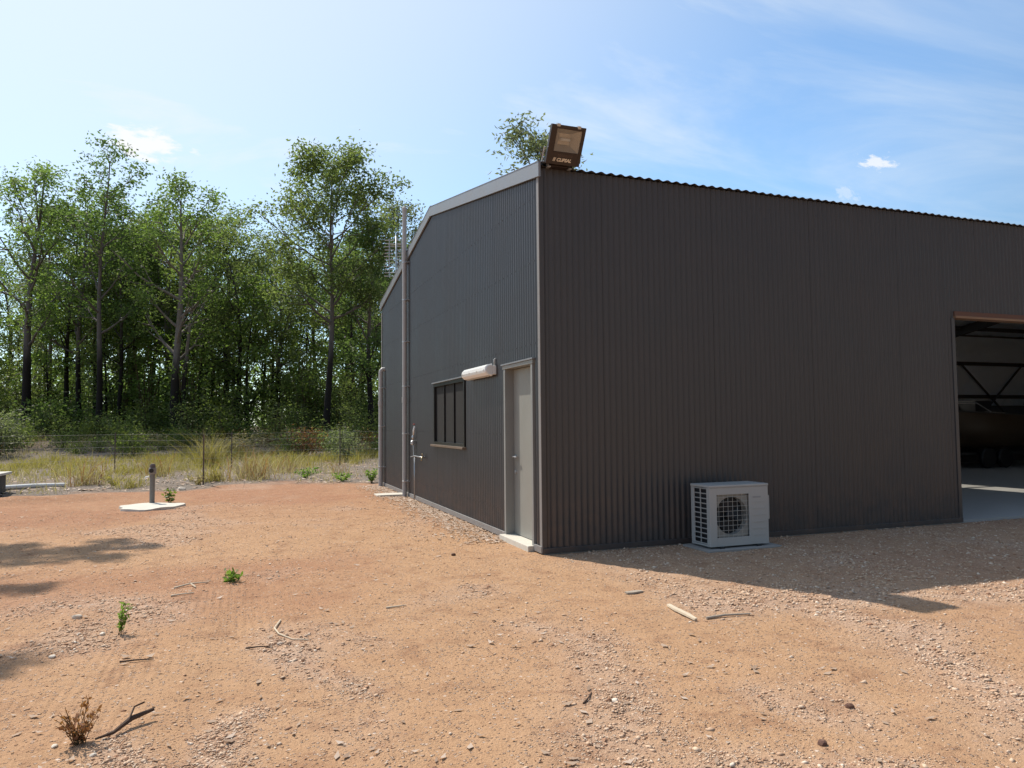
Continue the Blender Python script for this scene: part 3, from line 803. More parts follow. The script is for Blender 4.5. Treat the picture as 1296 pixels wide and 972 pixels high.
def wall_pipe(name, label, y, z0, z1, r, clamps, elbow):
    t = thing(name, label, 'pipe', (-.02-r-.03, y, 0))
    pts = [(0, 0, z0), (0, 0, z1)]
    if elbow: pts = [(0, 0, z0), (0, 0, z1-.08), (.008, 0, z1-.03), (.04, 0, z1), (r+.05, 0, z1+.004)]
    MB().tube(pts, r, 14).build('pipe_body', M_pvc, t, smooth=True, auto=50)
    if not elbow: MB().lathe([(r+.006, z1-.02), (r+.008, z1+.05), (r*.5, z1+.075)], (0, 0, 0), 14).build('vent_cowl', M_pvc, t, auto=40)
    for z in clamps:
        c = MB(); c.lathe([(r+.003, z-.012), (r+.006, z-.010), (r+.006, z+.010), (r+.003, z+.012)], (0,0,0), 14)
        c.box((.0, -r-.05, z-.010), (r+.045, -r-.001, z+.010)); c.box((.0, r+.001, z-.010), (r+.045, r+.05, z+.010))
        c.build('pipe_clamp', M_galv, t, auto=40)
    MB().lathe([(r+.010, z0+1.9), (r+.010, z0+2.02)], (0,0,0), 14).build('pipe_socket', M_pvc, t, auto=40)
    return t
wall_pipe('vent_pipe', 'tall grey plastic vent pipe rising past the roof on the gable wall', 6.94, -.03, 5.80, .044, (.3, 1.25, 2.2, 3.1, 3.95, 4.72), False)
wall_pipe('waste_pipe', 'short grey plastic pipe with an elbow top near the far corner of the gable', 9.62, -.03, 2.74, .050, (.45, 1.4, 2.3), True)
sp = MB(); sp.box((-.62, 7.05, -.05), (-.05, 7.45, .035), .01); s2 = sp.build('splash_pad', M_conc)
tag(s2, 'small pale concrete slab at the foot of the tall vent pipe', 'concrete slab')
tp = thing('garden_tap', 'water valve set and thin tap pipe fixed on the gable wall beside the vent pipe', 'tap', (0, 6.28, 0))
p1 = MB(); p1.tube([(-.04, 0, .02), (-.04, 0, .82)], .011, 8); p1.tube([(-.045, .30, .80), (-.045, 0, .83), (-.05, -.40, .83), (-.06, -.80, .835)], .011, 8)
p1.build('riser', M_galv, tp, smooth=True)
bb = MB(); bb.tube([(-.06, -.80, .835), (-.10, -.86, .83), (-.11, -.88, .78)], [.016, .014, .013], 8); bb.build('spout', M_brass, tp, smooth=True)
MB().tube([(-.07, -.78, .83), (-.07, -.78, .89)], .009, 6).tube([(-.07, -.82, .895), (-.07, -.74, .895)], .008, 6).build('tap_handle', M_brass, tp)
vv = MB(); vv.tube([(-.05, .02, .83), (-.05, .04, 1.02), (-.06, .05, 1.10)], .012, 8); vv.lathe([(.02, 0), (.04, .02), (.04, .07), (.02, .09)], (-.065, .05, 1.04), 12); vv.lathe([(.012, 0), (.026, .02), (.026, .07), (.012, .09)], (-.06, .03, 1.14), 12)
vv.build('valve_body', M_galv, tp, auto=40)
vv = MB(); vv.tube([(-.06, .0, 1.23), (-.06, -.03, 1.32), (-.05, -.06, 1.40)], [.014, .02, .012], 8); vv.build('valve_stem', M_white, tp, smooth=True)
MB().lathe([(.012, 0), (.026, .004), (.026, .014), (.012, .018)], (-.06, -.06, 1.43), 12).build('valve_knob', M_redknob, tp, auto=40)

# antenna on the back roof slope
an = thing('antenna', 'grey rooftop antenna with two stacks of short rods above the far roof edge', 'antenna', (.30, 9.8, 4.40))
ANH = .60
MB().tube([(0, 0, .02), (0, 0, ANH+1.02)], .02, 8).build('mast', M_galv, an, smooth=True)
axv = Vector((.94, -.34, 0))            # panel faces along the yard diagonal
for k, off in enumerate((-.165, .135)):
    bm_ = MB(); c = axv*off
    bm_.box((c.x-.009, c.y-.009, ANH), (c.x+.009, c.y+.009, ANH+.95)); bm_.build('boom', M_galv, an)
    for j in range(12):
        z = ANH+.03+j*.08; L = .11 if (j+k) % 3 else .125
        p = MB(); a = c-axv*L; b = c+axv*L; p.tube([(a.x, a.y, z), (b.x, b.y, z)], .008, 6); p.build('rod', M_galv, an)
for z in (ANH+.12, ANH+.8):
    a = axv*-.18; b = axv*.15; MB().tube([(a.x, a.y+.02, z), (b.x, b.y+.02, z)], .012, 6).build('cross_arm', M_galv, an)
MB().box((-.06, -.06, .0), (.06, .06, .03), .004).build('mast_foot', M_galv, an)

# ------------------------------------------------------------------ boat on a trailer inside
boat = thing('boat', 'brown open boat on a trailer in the dark of the shed bay', 'boat', (18.1, 8.4, .55))
bl, bw = 2.9, .92
hull = MB(); ns, nc = 17, 11
for i in range(ns):
    u = i/(ns-1); x = -bl+2*bl*u
    w = bw*min(1, (math.sin(min(u*1.9, 1)*math.pi/2))**.8)+.01; keel = .0+.45*(1-min(1, u*2.2))**2; top = .98+.22*(1-u)**2
    for j in range(nc):
        v = -1+2*j/(nc-1); a = abs(v)
        hull.v.append((x, w*math.copysign(min(1, a*1.35)**.8, v), keel+(top-keel)*max(0, (a-.25)/.75)**1.1 if a > .25 else keel))
for i in range(ns-1):
    for j in range(nc-1):
        q = i*nc+j; hull.f.append((q, q+nc, q+nc+1, q+1)); hull.mi.append(0)
hull.f.append(tuple((ns-1)*nc+j for j in range(nc))); hull.mi.append(0)
M_hull = plain('brown_hull_paint', (.06, .042, .026), .4, 0, .2, 3)
hull.build('hull', M_hull, boat, auto=40)
gw = MB()
for s in (1, -1):
    gw.tube([(-bl+2*bl*i/16, s*(bw*min(1, (math.sin(min(i/16*1.9, 1)*math.pi/2))**.8)+.02), .98+.22*(1-i/16)**2+.01) for i in range(17)], .03, 6)
gw.build('gunwale', M_steel, boat, smooth=True)
rl = MB()
for s in (1, -1): rl.tube([(-bl-.15, 0, 1.30), (-bl+.5, s*.45, 1.36), (-bl+1.6, s*.85, 1.36), (-bl+2.1, s*.9, 1.1)], .016, 6)
rl.build('bow_rail', M_galv, boat, smooth=True)
om = MB(); om.box((bl+.02, -.2, .9), (bl+.5, .2, 1.55), .08); om.box((bl+.12, -.08, .1), (bl+.32, .08, .91), .03); om.build('outboard_motor', M_black, boat, auto=40)
cn = MB(); cn.box((-.9, -.5, .75), (-.2, .5, 1.45), .06); cn.build('console', M_black, boat, auto=40)
trl = thing('boat_trailer', 'dark steel trailer with black wheels carrying the brown boat', 'trailer', (18.1, 8.4, .02))
tf = MB()
for s in (1, -1): tf.box((-1.6, s*.62-.03, .38), (2.7, s*.62+.03, .46)); tf.tube([(-1.6, s*.62, .42), (-3.3, 0, .42)], .035, 6)
for x in (-1.4, .3, 2.4): tf.box((x-.03, -.59, .36), (x+.03, .59, .379))
tf.build('frame', M_steel, trl)
for x in (-.95, -.25):
    for s in (1, -1):
        w = MB(); Mq = Matrix.Rotation(R(90), 4, 'X')
        w.lathe([(.17, -.085), (.27, -.085), (.30, -.05), (.30, .05), (.27, .085), (.17, .085)], (x, s*.83, .30), 24, M=Mq); wo = w.build('wheel', M_black, trl, auto=40)
        h = MB(); h.lathe([(.168, -.06), (.168, .06), (.05, .07)], (x, s*.83, .30), 16, M=Mq); h.build('rim', M_galv, wo, auto=40)


# ------------------------------------------------------------------ vegetation
def gz(x, y): return float(ground_h(np.array([x]), np.array([y]))[0])
def leaf_quads(C, L, Wd, rng, droop=.3, up=None):
    """diamond shaped blades at C (n,3)"""
    n = len(C)
    d = rng.normal(size=(n, 3)); d[:, 2] = d[:, 2]*.6-droop
    if up is not None: d = up+rng.normal(size=(n, 3))*.35
    d /= np.linalg.norm(d, axis=1, keepdims=True)
    r = rng.normal(size=(n, 3)); s = np.cross(d, r); s /= np.linalg.norm(s, axis=1, keepdims=True)+1e-9
    nrm = np.cross(d, s)
    L = L*rng.uniform(.6, 1.3, (n, 1)); Wd = Wd*rng.uniform(.7, 1.25, (n, 1))
    a = C; m1 = C+d*L*.45+s*Wd*.5+nrm*L*.06; m2 = C+d*L*.45-s*Wd*.5+nrm*L*.06; e = C+d*L
    V = np.stack([a, m1, e, m2], 1).reshape(-1, 3)
    return V, np.arange(4*n).reshape(-1, 4)
def bez(p, q, bend, n, rnd, wob=.0):
    p, q = Vector(p), Vector(q); mid = (p+q)/2+Vector(bend); o = []
    for i in range(n+1):
        t = i/n; v = p*(1-t)**2+mid*2*t*(1-t)+q*t*t
        if 0 < i < n and wob: v += Vector((rnd.uniform(-wob, wob), rnd.uniform(-wob, wob), 0))
        o.append(v)
    return o
def gum_meshes(seed, h, crown0, spread, r0, lean=(0, 0), nlimb=11, lp=75, rc=.55, leaf=(.25, .10), mat=None, bark=None, fork=False, twin=False, topw=.55, curve=0., centers=None):
    rnd = random.Random(seed); rng = np.random.default_rng(seed)
    mb = MB(); cl = []
    def trunk_at(t): return Vector((lean[0]*t**1.4+curve*math.sin(t*3.0), lean[1]*t**1.4, h*.93*t))
    ph = rnd.uniform(0, 6)
    def tk(t):
        v = trunk_at(t); v.x += .10*math.sin(ph+t*7)*(h/15); v.y += .10*math.cos(ph*1.7+t*6)*(h/15); return v
    N = 14
    rad = lambda t: r0*(1-.86*t)*(1+.45*math.exp(-t*28))
    mb.tube([tk(i/N)-Vector((0, 0, .3 if i == 0 else 0)) for i in range(N+1)], [rad(i/N) for i in range(N+1)], 9)
    if twin:
        off = Vector((.34, .1, 0))
        mb.tube([tk(i/N*.75)+off*(1+i/N*.8)-Vector((0, 0, .3 if i == 0 else 0)) for i in range(N+1)], [.62*rad(i/N) for i in range(N+1)], 8)
    az = rnd.uniform(0, 6.28)
    for k in range(nlimb):
        t = crown0+(1-crown0)*(k+.3*rnd.random())/nlimb
        az += 2.4+rnd.uniform(-.5, .5)
        u = (t-crown0)/(1-crown0)
        ln = spread*(.45+.55*math.sin(math.pi*min(1, .18+u*.78)))*rnd.uniform(.65, 1.15)
        if u > .8: ln *= topw/.55*.8
        el = R(rnd.uniform(28, 58)+u*14)
        p = tk(t); q = p+Vector((math.cos(az)*math.cos(el), math.sin(az)*math.cos(el), math.sin(el)))*ln
        if q.z > h: q.z = h-rnd.uniform(0, .5)
        pts = bez(p, q, (0, 0, -.12*ln), 5, rnd, .05*ln/2)
        lr = min(rad(t)*.62, .03+.022*ln)
        mb.tube(pts, [lr*(1-.75*i/5) for i in range(6)], 6, cap=False)
        cl.append((q, rc*rnd.uniform(.8, 1.15)))
        for j in range(rnd.choice((3, 4, 4, 5))):
            w = rnd.uniform(.4, .98); b = pts[min(5, int(w*5))]
            a2 = az+rnd.uniform(-1.3, 1.3); e2 = R(rnd.uniform(5, 65)); l2 = ln*rnd.uniform(.28, .55)
            q2 = b+Vector((math.cos(a2)*math.cos(e2), math.sin(a2)*math.cos(e2), math.sin(e2)))*l2
            if q2.z > h+.2: q2.z = h
            p2 = bez(b, q2, (0, 0, -.1*l2), 3, rnd, .03)
            mb.tube(p2, [lr*.4*(1-.7*i/3)+.004 for i in range(4)], 4, cap=False)
            cl.append((q2, rc*rnd.uniform(.6, 1.1)))
            if rnd.random() < .55:
                cl.append((p2[2]+Vector((rnd.uniform(-.4, .4), rnd.uniform(-.4, .4), rnd.uniform(-.3, .3))), rc*rnd.uniform(.4, .8)))
    top = tk(1.0); cl.append((top, rc)); cl.append((top+Vector((rnd.uniform(-.4, .4), 0, .3)), rc*.7))
    if centers: cl = [(Vector(c), r) for c, r in centers]
    Cs = []
    for c, r in cl:
        n = int(lp*(r/rc)**1.6*rnd.uniform(.6, 1.25))
        g = rng.normal(size=(n, 3))*np.array([r*.62, r*.62, r*.42])
        Cs.append(np.array(c)+g)
    C = np.concatenate(Cs)
    V, F = leaf_quads(C, leaf[0], leaf[1], rng, .35)
    return mb.mesh('trunk', bark, True), np_mesh('crown', V, F, mat)
def put_tree(name, label, cat, x, y, meshes, rz=0., s=1., group=None):
    t = thing(name, label, cat, (x, y, gz(x, y)), rz, group)
    t.scale = (s, s, s) if isinstance(s, (int, float)) else s
    link('trunk', meshes[0], t); link('crown', meshes[1], t)
    return t
G1 = 'gum trees along the front of the woodland'
front = [
 # x, y, height, crown0, spread, r0, lean, nlimb, lp, rc, mat, bark, extra, label
 (-14.0, 37.1, 15.0, .42, 2.6, .25, (.5, .2), 13, 85, .60, M_leafA, M_bark, {}, 'gum tree at the left end of the woodland with a thick dark trunk grey above'),
 (-13.0, 41.5, 14.2, .40, 2.4, .16, (.4, 0), 11, 80, .58, M_leafA, M_barkD, {}, 'slim gum tree just right of the leftmost thick dark trunk'),
 (-11.9, 39.0, 14.2, .42, 2.5, .17, (.2, 0), 12, 85, .60, M_leafA, M_bark, {}, 'leafy gum tree between the leftmost trunk and the tallest ragged tree'),
 (-10.2, 34.6, 15.7, .46, 2.1, .17, (.25, 0), 12, 60, .50, M_leafC, M_bark, {'topw': .9}, 'tallest gum tree on the left with an open ragged top above its neighbours'),
 (-9.6, 37.2, 13.6, .40, 1.8, .13, (.1, 0), 9, 55, .48, M_leafC, M_barkD, {}, 'thin straight dark trunked gum tree close beside the tallest ragged tree'),
 (-8.6, 43.5, 14.6, .42, 2.6, .17, (.3, 0), 11, 75, .6, M_leafB, M_bark, {}, 'gum tree set back between the tallest ragged tree and the thick double trunk'),
 (-6.5, 34.3, 13.9, .38, 2.9, .25, (.15, .2), 14, 95, .60, M_leafA, M_barkP, {'twin': True}, 'gum tree with a thick pale double trunk burnt black at the foot'),
 (-5.1, 41.5, 14.6, .36, 2.6, .16, (.3, 0), 11, 80, .60, M_leafB, M_bark, {}, 'gum tree behind and just right of the thick double trunk'),
 (-3.6, 37.0, 12.4, .30, 2.8, .15, (-.9, .2), 11, 75, .60, M_leafB, M_barkD, {'curve': .55}, 'crooked dark gum tree that curves and forks low in the middle of the woodland'),
 (-1.9, 42.5, 12.4, .34, 2.2, .12, (.2, 0), 10, 70, .55, M_leafB, M_barkD, {}, 'slender gum tree standing left of the big round topped tree'),
 (.9, 30.5, 14.9, .50, 3.1, .19, (.25, .2), 19, 185, .66, M_leafB, M_bark, {'topw': .8}, 'big round topped olive gum tree with bare forked limbs left of the shed'),
 (2.9, 37.1, 12.6, .30, 2.2, .13, (.2, 0), 11, 85, .55, M_leafC, M_barkD, {}, 'dark gum tree between the big round topped tree and the shed'),
 (3.2, 31.7, 12.3, .30, 1.7, .17, (.1, 0), 13, 95, .55, M_leafC, M_bark, {}, 'dense dark gum tree nearest the far corner of the shed'),
 (5.2, 34.3, 14.3, .45, 2.0, .15, (.2, 0), 11, 80, .58, M_leafS, M_barkP, {}, 'sage green gum tree showing its top just above the vent pipe'),
]
fm = []
for i, (x, y, h, c0, sp, r0, ln, nl, lp, rc, mt, bk, ex, lab) in enumerate(front):
    c0 = c0*.82
    ms = gum_meshes(100+i*7, h, c0, sp*1.32, r0, ln, int(nl*1.4), int(lp*.78), rc*1.08, (.21, .095), mt, bk, **ex)
    fm.append(put_tree('gum_tree', lab, 'tree', x, y, ms, 0, 1., G1))
ms = gum_meshes(333, 14.2, .55, 2.6, .2, (-.3, 0), 14, 70, .50, (.24, .085), M_leafS, M_barkP)
put_tree('gum_tree', 'sage gum tree behind the shed with its crown showing around the roof floodlight', 'tree', 8.8, 20.4, ms)
# a tall tree left of the yard throws its streaky shade over the dirt
cen = []
K = SUN/SUN.z
rnd = random.Random(5)
for (sx, sy, hh, r, k) in ((-4.95, 2.45, 11.0, .35, 7), (-4.55, 2.35, 11.2, .22, 4), (-5.4, 2.9, 10.6, .4, 7), (-5.2, 1.9, 10.8, .35, 6), (-4.9, 1.75, 11.4, .25, 4), (-6.3, 2.4, 10.2, .5, 9), (-5.05, .25, 11.0, .2, 3), (-5.7, .35, 11.2, .35, 3), (-4.75, -2.4, 11.6, .25, 2), (-5.3, -2.2, 11.5, .4, 4), (-7.4, 2.6, 10.5, .6, 9), (-6.8, .8, 11.5, .6, 9), (-6.6, -1.6, 11.8, .6, 9)):
    for q in range(k):
        a = rnd.uniform(-1, 1)*r*2.0
        cen.append(((sx+K.x*hh+a+13.2, sy+K.y*hh-12.0+rnd.uniform(-.10, .10)*(r/.35), hh+rnd.uniform(-.15, .15)), r*.5))
ms = gum_meshes(77, 13.5, .5, 4.2, .3, (1.2, -1.2), 12, 190, .30, (.16, .07), M_leafB, M_bark, centers=cen)
put_tree('gum_tree', 'tall gum tree standing beside the yard left of the view that shades the dirt', 'tree', -13.2, 12.0, ms)
# deeper rows of the wood: copies of the front trees
GB = 'background gum trees deep in the woodland'; LB = 'slender background gum tree deep in the woodland behind the front row'
rnd = random.Random(11)
def gp(px, d):
    r = (px-648)/916.65; return (-3.1146+d*(r*.938+.347), -7.4745+d*(.938-r*.347))
bgp = [(-30, 50), (8, 52), (45, 56), (60, 49), (82, 60), (108, 52), (150, 55), (165, 49), (190, 58), (206, 50), (240, 53), (255, 61), (278, 50), (290, 57), (318, 54), (345, 49), (352, 60), (375, 53), (395, 57), (402, 48), (432, 52), (448, 60), (462, 50), (484, 56), (505, 50), (45, 70), (145, 72), (250, 71), (345, 73), (440, 72), (64, 44.5), (172, 44.5), (258, 43), (288, 46), (345, 44.5), (150, 46), (118, 44), (205, 45), (-62, 44), (-95, 48), (-130, 43), (-165, 50), (-200, 45)]
for i, (px, d) in enumerate(bgp):
    src = fm[(i*5+3) % len(fm)]
    x, y = gp(px+rnd.uniform(-6, 6), d)
    hsrc = front[(i*5+3) % len(fm)][2]; want = rnd.uniform(11.5, 14.5)*(d/52)**.55 if i < 30 else rnd.uniform(13.2, 14.6)
    kind = {'bright_gum_leaves': 'bright green', 'olive_gum_leaves': 'olive green', 'dark_gum_leaves': 'dark green', 'sage_gum_leaves': 'sage green'}[front[(i*5+3) % len(fm)][10].name]
    dup(src, (x, y, gz(x, y)), rnd.uniform(0, 6.28), want/hsrc*rnd.uniform(.92, 1.05), 'slender %s gum tree deep in the woodland behind the front row' % kind, '%s background gum trees deep in the woodland' % kind)
# understory saplings and shrubs
def shrub_meshes(seed, h, w, n, lp, leaf, mat, stem, rc=.4):
    rnd = random.Random(seed); rng = np.random.default_rng(seed); mb = MB(); Cs = []
    for k in range(n):
        a = rnd.uniform(0, 6.28); top = Vector((math.cos(a)*w*rnd.uniform(.2, 1), math.sin(a)*w*rnd.uniform(.2, 1), h*rnd.uniform(.55, 1)))
        base = Vector((rnd.uniform(-.12, .12), rnd.uniform(-.12, .12), -.05)); pts = bez(base, top, (0, 0, h*.12), 4, rnd, .04)
        mb.tube(pts, [.03*h/4*(1-.8*i/4)+.004 for i in range(5)], 5, cap=False)
        for t in (1, 2, 3, 4):
            for q in range(2):
                c = np.array(pts[t])+rng.normal(size=3)*np.array([w*.35, w*.35, h*.05])
                Cs.append(c+rng.normal(size=(lp, 3))*np.array([rc, rc, rc*.6]))
    C = np.concatenate(Cs); C[:, 2] = np.maximum(C[:, 2], .03)
    V, F = leaf_quads(C, leaf[0], leaf[1], rng, .2)
    return mb.mesh('stem', M_stem, True), np_mesh('foliage', V, F, mat)
def put_shrub(name, label, cat, x, y, ms, rz=0., s=1., group=None, z=None):
    t = thing(name, label, cat, (x, y, gz(x, y) if z is None else z), rz, group)
    t.scale = (s, s, s) if isinstance(s, (int, float)) else s
    link('stem', ms[0], t); link('foliage', ms[1], t); return t
GU = 'understory shrubs under the gum trees'; LU = 'leafy green understory shrub growing under the gum trees at the woodland edge'
ums = [shrub_meshes(50+i, hh, ww, nn, 17, (.19, .095), mm, M_stem, .42) for i, (hh, ww, nn, mm) in enumerate(((4.6, 1.2, 9, M_leafU), (3.2, 1.3, 10, M_leafU), (5.4, 1.0, 9, M_leafA), (2.2, 1.0, 9, M_leafC), (3.8, 1.5, 11, M_leafB)))]
protos = []
rnd = random.Random(21)
spots = []
for k in range(34): spots.append((rnd.uniform(-35, 505), rnd.uniform(38, 46)))
for k in range(20): spots.append((rnd.uniform(-35, 515), rnd.uniform(46, 66)))
for k in range(16): spots.append((-20+k*33+rnd.uniform(-10, 10), rnd.uniform(35.5, 38)))
for i, (px, d) in enumerate(spots):
    x, y = gp(px, d); k = i % 5; z = gz(x, y)
    if i >= 54: k = (1, 3, 4)[i % 3]
    s = rnd.uniform(.75, 1.2)*(1 if i < 34 or i >= 54 else 1.2)
    if i >= 54: s *= .55
    kn = ('tall broad green', 'wide bushy green', 'tallest thin bright green', 'short dark green', 'broad olive green')[k]
    LU = '%s understory shrub growing under the gum trees' % kn; GU = '%s understory shrubs under the gum trees' % kn
    pr = next((p for (kk, p) in protos if kk == k), None)
    if pr is None:
        pr = put_shrub('understory_shrub', LU, 'shrub', x, y, ums[k], rnd.uniform(0, 6), s, GU); protos.append((k, pr))
    else: dup(pr, (x, y, z), rnd.uniform(0, 6.28), (s*1.1, s*1.1, s*rnd.uniform(.85, 1.15)), LU, GU)
GS = 'bushy saplings filling in between the gum trunks'; LS = 'bushy bright green sapling filling in between the taller gum trunks'
sap = [gum_meshes(400+i, 7.5, .12, 1.9, .06, (.3, 0), 11, 38, .5, (.20, .10), mm, M_barkD) for i, mm in enumerate((M_leafA, M_leafB, M_leafA))]
rnd = random.Random(91); sp_ = []
for i in range(14):
    px = -25+i*38+rnd.uniform(-14, 14); d = rnd.uniform(40, 50); x, y = gp(px, d); s = rnd.uniform(.75, 1.3)
    kn = ('bright green', 'olive green', 'bright green')[i % 3]; LS = 'bushy %s sapling filling in between the taller gum trunks' % kn; GS = '%s saplings between the gum trunks' % kn
    if i < 3: sp_.append(put_tree('sapling', LS, 'sapling', x, y, sap[i], rnd.uniform(0, 6), s, GS))
    else: dup(sp_[i % 3], (x, y, gz(x, y)), rnd.uniform(0, 6), s, LS, GS)
GL = 'low dry scrub at the foot of the woodland'; LL = 'low dry scrub bush on the littered bank beyond the fence'
lms = [shrub_meshes(140+i, hh, ww, 7, 16, (.13, .06), mm, M_stem, .28) for i, (hh, ww, mm) in enumerate(((.9, .7, M_leafU), (.7, .6, M_dry), (1.1, .6, M_leafB), (.6, .8, M_straw)))]
lp_ = []
rnd = random.Random(77)
for i in range(54):
    px = -30+i*10.2+rnd.uniform(-8, 8); d = rnd.uniform(30.5, 38)
    x, y = gp(px, d); k = rnd.choice((0, 0, 1, 2, 2, 3)); s = rnd.uniform(.5, 1.15)
    kn = ('low green', 'low reddish dead', 'thin olive', 'pale straw coloured')[k]; LL = '%s scrub bush on the littered bank beyond the fence' % kn; GL = '%s scrub bushes on the bank beyond the fence' % kn
    if len(lp_) < 4 and not any(q[0] == k for q in lp_):
        lp_.append((k, put_shrub('scrub_bush', LL, 'bush', x, y, lms[k], rnd.uniform(0, 6), s, GL)))
    else: dup(next(q[1] for q in lp_ if q[0] == k), (x, y, gz(x, y)), rnd.uniform(0, 6), s, LL, GL)
# far off wood that reads as one mass
rng = np.random.default_rng(8); n = 11000
px = rng.uniform(-90, 560, n); d = rng.uniform(82, 110, n); r = (px-648)/916.65
xx = -3.1+d*(r*.938+.347); yy = -7.5+d*(.938-r*.347)
hh = (rng.beta(1.3, 1.8, n))*(7.5+4.5*fbm(xx*.25, yy*.02, 61, 3))
V, F = leaf_quads(np.stack([xx, yy, hh+ground_h(xx, yy)], 1), .75, .42, rng, .2)
tag(link('distant_woodland', np_mesh('distant_woodland', V, F, M_leafA)), kind='stuff')

# ------------------------------------------------------------------ grass and verge
def blades(X, Y, Hh, Wd, rng, lean=.35):
    n = len(X); Z = ground_h(X, Y)-.01
    a = rng.uniform(0, 2*np.pi, n); l = np.abs(rng.normal(size=n))*lean*Hh*1.25
    tip = np.stack([X+np.cos(a)*l, Y+np.sin(a)*l, Z+Hh], 1)
    b = rng.uniform(0, np.pi, n); sx = np.cos(b)*Wd*.5; sy = np.sin(b)*Wd*.5
    mid = np.stack([X+np.cos(a)*l*.3, Y+np.sin(a)*l*.3, Z+Hh*.55], 1)
    s = np.stack([sx, sy, 0*sx], 1); base = np.stack([X, Y, Z], 1)
    V = np.stack([base-s, base+s, mid+s*.9, tip, mid-s*.9], 1).reshape(-1, 3)
    k = np.arange(n)*5
    F = np.stack([np.stack([k, k+1, k+2, k+4], 1), np.stack([k+4, k+2, k+3, k+3], 1)], 1).reshape(-1, 4)
    return V, F
def blade_mesh(name, V, F, mat):
    F4 = F[0::2]; F3 = F[1::2][:, :3]
    me = bpy.data.meshes.new(name); me.vertices.add(len(V)); me.vertices.foreach_set('co', V.astype(np.float32).ravel())
    loops = np.concatenate([F4.ravel(), F3.ravel()]).astype(np.int32)
    st = np.concatenate([np.arange(len(F4))*4, F4.size+np.arange(len(F3))*3]).astype(np.int32)
    tt = np.concatenate([np.full(len(F4), 4), np.full(len(F3), 3)]).astype(np.int32)
    me.loops.add(len(loops)); me.loops.foreach_set('vertex_index', loops)
    me.polygons.add(len(st)); me.polygons.foreach_set('loop_start', st); me.polygons.foreach_set('loop_total', tt)
    me.materials.append(mat); me.update(calc_edges=True); return me
rng = np.random.default_rng(4)
n = 60000
X = rng.uniform(-26, 9, n); Y = rng.uniform(16.6, 28.5, n)
keep = fbm(X*.5, Y*.6, 91, 5, .6) > .46+.22*sst(Y, 24, 29)+.25*sst(-Y, -18.2, -16.8)
keep &= ~((X > -.5) & (Y < 10.5))
X, Y = X[keep], Y[keep]
V, F = blades(X, Y, rng.uniform(.08, .36, len(X))*(.35+1.2*sst(fbm(X*.6, Y*.6, 92, 4), .3, .75)), .02, rng)
tag(link('grass', blade_mesh('grass', V, F, M_grass)), kind='stuff')
n = 34000
X = rng.uniform(-26, 6, n); Y = rng.uniform(10.4, 33, n)
keep = (fbm(X*.8, Y*.8, 95, 4) > .47+.05*(Y < 12.5)) & (grey_mask(X, Y) > .6) & ~((X > -.4) & (Y < 10.6))
X, Y = X[keep], Y[keep]
V, F = blades(X, Y, rng.uniform(.06, .40, len(X))*(1+.5*(Y > 25))*(.5+.8*fbm(X*1.1, Y*1.1, 96, 3)), .013, rng, .9)
tag(link('dry_grass', blade_mesh('dry_grass', V, F, M_straw)), kind='stuff')

def tuft(label, x, y, h, w, n, mats, seed, cat='grass tuft', name='grass_tuft', heads=True):
    rng = np.random.default_rng(seed); t = thing(name, label, cat, (x, y, 0))
    for nm, mt, k, hk in mats:
        X = x+rng.normal(size=int(n*k))*w*.45; Y = y+rng.normal(size=int(n*k))*w*.3
        V, F = blades(X, Y, h*hk*rng.uniform(.3, 1.05, len(X)), .013, rng, .7)
        V[:, 0] -= x; V[:, 1] -= y
        link(nm, blade_mesh(nm, V, F, mt), t)
    return t
S = [('blades', M_straw, .45, .9), ('seed_stalks', M_dry, .15, 1.1)]
Gt = [('blades', M_grass, .6, 1.), ('dry_blades', M_straw, .4, .9)]
tuft('tall feathery dry grass tuft with reddish stalks right of the leaning stake', -2.9, 12.9, .95, .75, 420, S, 1)
tuft('golden dry grass tuft beside the end of the white pipe on the ground', -6.75, 13.1, .85, .55, 330, S, 2)
tuft('pale dry grass tuft behind the grey standpipe', -5.5, 15.6, .75, .5, 240, S, 3)
tuft('yellow green grass tuft at the foot of the lone steel stake', -3.85, 12.3, .6, .4, 200, Gt, 4)
tuft('tall green grass tuft behind the lone steel stake', -4.2, 19.6, 1.5, .5, 300, Gt, 5)
tuft('straw coloured grass tuft midway between the stake and the shed', -1.9, 15.6, .8, .6, 260, S, 6)
tuft('small dry tuft at the near edge of the verge left of the standpipe', -5.6, 11.9, .4, .5, 160, Gt, 7)
tuft('wispy straw grass tuft on the verge close to the shed corner', -.55, 14.6, .5, .5, 160, S, 8)

